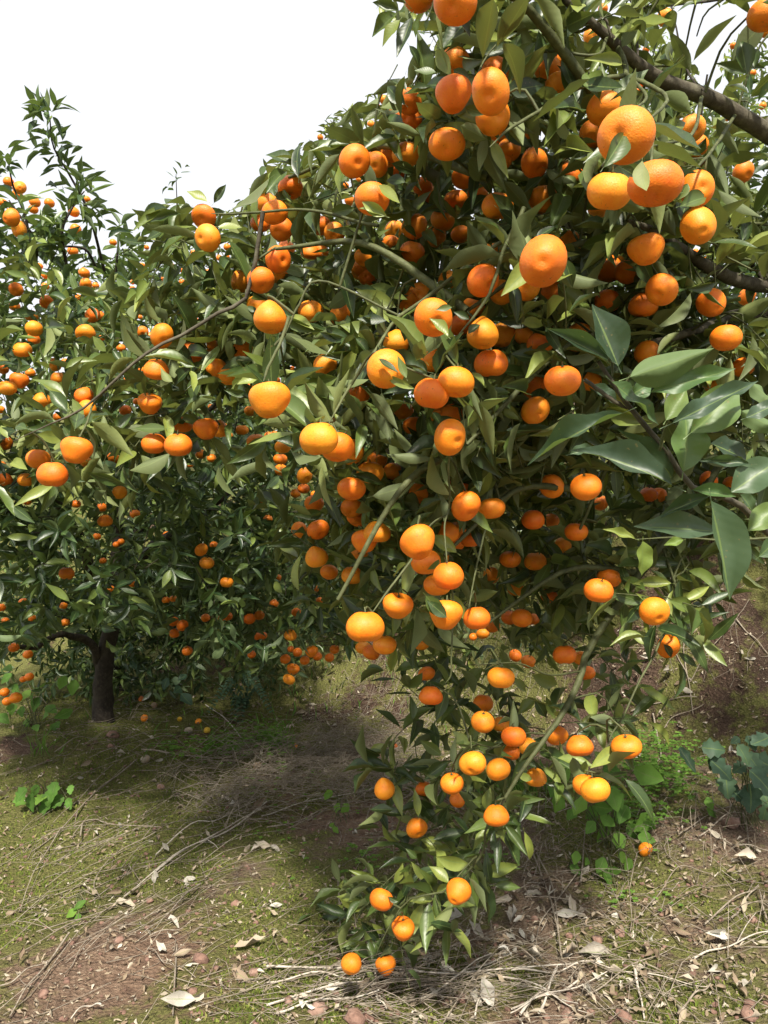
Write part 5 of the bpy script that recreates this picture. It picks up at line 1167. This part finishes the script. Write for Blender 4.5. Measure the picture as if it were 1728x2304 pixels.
hl += [(300, 170, 90), (430, 160, 110), (680, 130, 115), (520, 230, 85), (595, 345, 88, 1.45), (700, 245, 85), (860, 295, 115, 1.2), (700, 420, 105), (785, 350, 82), (630, 280, 85), (510, 320, 75), (880, 390, 85), (600, 200, 90), (390, 240, 70)]
weed('heart_leaf_weed', 'bright green heart-leaved weed behind the overlapping hanging pair', 'weed', (1370, 1905), hl, HEART, M_WEED, 2.87, RT, 0.12)
weed('small_weed', 'small lime green seedling with rounded leaves below the heart-leaved weed', 'weed', (1372, 1975), [(580, 570, 82), (625, 655, 60, 1.5), (720, 515, 55), (750, 560, 65), (680, 600, 55), (590, 620, 45), (640, 600, 40)], HEART, M_CLOVER, 2.87, RT, 0.03, 'seedling weeds')
weed('small_weed', 'two-leaved green seedling left of the lime green one', 'weed', (1297, 1965), [(420, 520, 65), (420, 592, 62), (490, 540, 45)], HEART, M_WEED, 2.87, RT, 0.03, 'seedling weeds')
weed('small_weed', 'lone pale seedling at the foot of the dark creeper', 'weed', (1598, 1835), [(1280, 170, 65), (1300, 225, 60)], HEART, M_WEED, 2.87, RT, 0.03, 'seedling weeds')
cl = [(1050, 1185, 80, 2.2), (1250, 1110, 150), (1260, 1190, 130), (1310, 1260, 170), (1480, 1150, 140), (1560, 1210, 150), (1620, 1050, 150), (1620, 1350, 210), (1540, 1470, 180), (1350, 1380, 150), (1630, 1600, 120), (1530, 1065, 100), (1420, 1050, 70), (1640, 1480, 170), (1450, 1250, 110), (1420, 1440, 130), (1640, 1220, 170)]
weed('creeper', 'dark blue-green creeper with lobed leaves at the foot of the bank', 'creeper', (1690, 1860), cl, LOBED, M_WEED_DARK, S, (1228, 1350), 0.15)
weed('ground_vine', 'low green plant with pointed dark leaves on the mossy slope', 'weed', (105, 1815), [(130, 515, 85), (120, 565, 75), (222, 490, 60), (195, 565, 95), (280, 600, 100), (330, 490, 95), (350, 560, 90), (430, 572, 62), (440, 485, 50), (250, 545, 80), (300, 540, 80)], LOBED, M_WEED, 2.765, (0, 1600), 0.08, up=0.8)
weed('small_weed', 'tiny bright seedling alone on the mossy slope', 'weed', (168, 2065), [(492, 1210, 45, 1.5), (440, 1258, 50, 1.2), (485, 1288, 45)], HEART, M_CLOVER, 2.765, (0, 1600), 0.02, 'seedling weeds')
weed('small_weed', 'pale upright seedling in front of the straw heap', 'weed', (770, 1850), [(1170, 865, 55), (1230, 960, 50), (1285, 960, 60), (1200, 1080, 40), (1225, 1110, 40), (1160, 880, 40)], HEART, M_CLOVER, 3.016, (350, 1500), 0.03, 'seedling weeds')
weed('broad_weed', 'shaded broad-leaved weed between the dark trunk and the hanging fruit', 'weed', (75, 1640), [(460, 1280, 78), (550, 1320, 88), (262, 1445, 82), (470, 1520, 80, 1.3), (405, 1620, 70, 1.3), (270, 1620, 62), (200, 1590, 62), (160, 1500, 70), (300, 1310, 90), (90, 1480, 80), (380, 1480, 80), (330, 1530, 80), (30, 1550, 80), (120, 1330, 70), (240, 1390, 50), (190, 1370, 70), (40, 1250, 80), (60, 1180, 70)], HEART, M_WEED, S, (0, 1150), 0.2)
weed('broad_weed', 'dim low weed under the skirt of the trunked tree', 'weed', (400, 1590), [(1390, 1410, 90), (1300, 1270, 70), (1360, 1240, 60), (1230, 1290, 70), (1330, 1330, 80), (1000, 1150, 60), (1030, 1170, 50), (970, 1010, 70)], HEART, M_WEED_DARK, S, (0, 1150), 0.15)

# fern
g_ = ghit(545, 1610); fern = empty('fern', g_); props(fern, 'dark feathery fern under the skirt of the trunked tree', 'fern')
for (tx, ty) in [(500, 1570), (520, 1640), (470, 1600), (560, 1540), (590, 1565), (610, 1600), (540, 1660)]:
    tip = P(tx, ty, g_[1] - 0.15); L_ = Leaves(); T = Tubes()
    sp = spline([g_, (g_ + tip) / 2 + [0, 0, 0.14], tip], 16); T.add(sp, np.linspace(0.0022, 0.0008, 16), 4)
    for i in range(2, 16):
        ax = unit(sp[i] - sp[i - 1]); sd = unit(np.cross(ax, [0, -0.4, 1]))
        for q in (-1, 1):
            L_.add(sp[i], sd * q + ax * 0.5, np.array([0, -0.4, 1]), 0.062 * (1 - i / 20), 0.016, len(ROUND.T))
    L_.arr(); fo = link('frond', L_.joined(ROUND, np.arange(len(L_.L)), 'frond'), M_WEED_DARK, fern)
    st = link('stem', T.mesh('stem'), M_GREEN, None); st.parent = fo

# clover and other ground cover (uncountable)
cv = Leaves()
def clover(cx, cy, sx, sy, n, hmax, size):
    for _ in range(n):
        x = cx + rng.normal() * sx; y = cy + rng.normal() * sy; g_ = ghit(x, y)
        p = g_ + [0, 0, rng.uniform(0.012, hmax)]; a0 = rng.uniform(0, 6.28)
        for k in range(3):
            a = a0 + k * 2.1; d = np.array([math.cos(a), math.sin(a), 0.15])
            cv.add(p, d, np.array([rng.normal() * 0.25, -0.35, 1]), size * rng.uniform(0.7, 1.2), size * 0.85, len(ROUND.T))
clover(500, 1690, 60, 14, 240, 0.05, 0.015); clover(560, 1665, 40, 18, 110, 0.07, 0.015); clover(625, 1690, 14, 30, 70, 0.08, 0.014); clover(380, 1690, 20, 6, 20, 0.03, 0.014)
clover(1480, 1775, 55, 38, 420, 0.16, 0.015); clover(1430, 1860, 40, 25, 120, 0.08, 0.013); clover(820, 1930, 50, 25, 45, 0.02, 0.011); clover(700, 1850, 60, 40, 40, 0.02, 0.010)
clover(1150, 1780, 40, 20, 50, 0.10, 0.016); clover(620, 1780, 60, 30, 25, 0.06, 0.012); clover(1440, 2030, 60, 15, 20, 0.02, 0.010); clover(1100, 1930, 20, 20, 20, 0.03, 0.012)
cv.arr(); props(link('clover', cv.joined(ROUND, np.arange(len(cv.L)), 'clover'), M_CLOVER), 'bright green clover and tiny sprouts carpeting patches of soil', 'clover', kind='stuff')

gl = Leaves()
def grass(cx, cy, sx, sy, n, Lr):
    for _ in range(n):
        g_ = ghit(cx + rng.normal() * sx, cy + rng.normal() * sy)
        L = rng.uniform(*Lr); gl.add(g_, np.array([rng.normal() * 0.3, rng.normal() * 0.3, 1]), np.array([rng.normal(), -1, 0.2]), L, 0.004, len(BLADE.T))
grass(625, 1680, 16, 14, 110, (0.05, 0.12)); grass(1180, 1790, 45, 20, 100, (0.05, 0.14)); grass(1010, 1800, 40, 20, 60, (0.05, 0.12)); grass(105, 1700, 12, 8, 14, (0.08, 0.18)); grass(830, 1560, 120, 40, 60, (0.04, 0.1)); grass(380, 1600, 200, 40, 60, (0.05, 0.14))
gl.arr(); props(link('grass', gl.joined(BLADE, np.arange(len(gl.L)), 'grass'), M_WEED), 'fine green grass blades in small tufts', 'grass', kind='stuff')
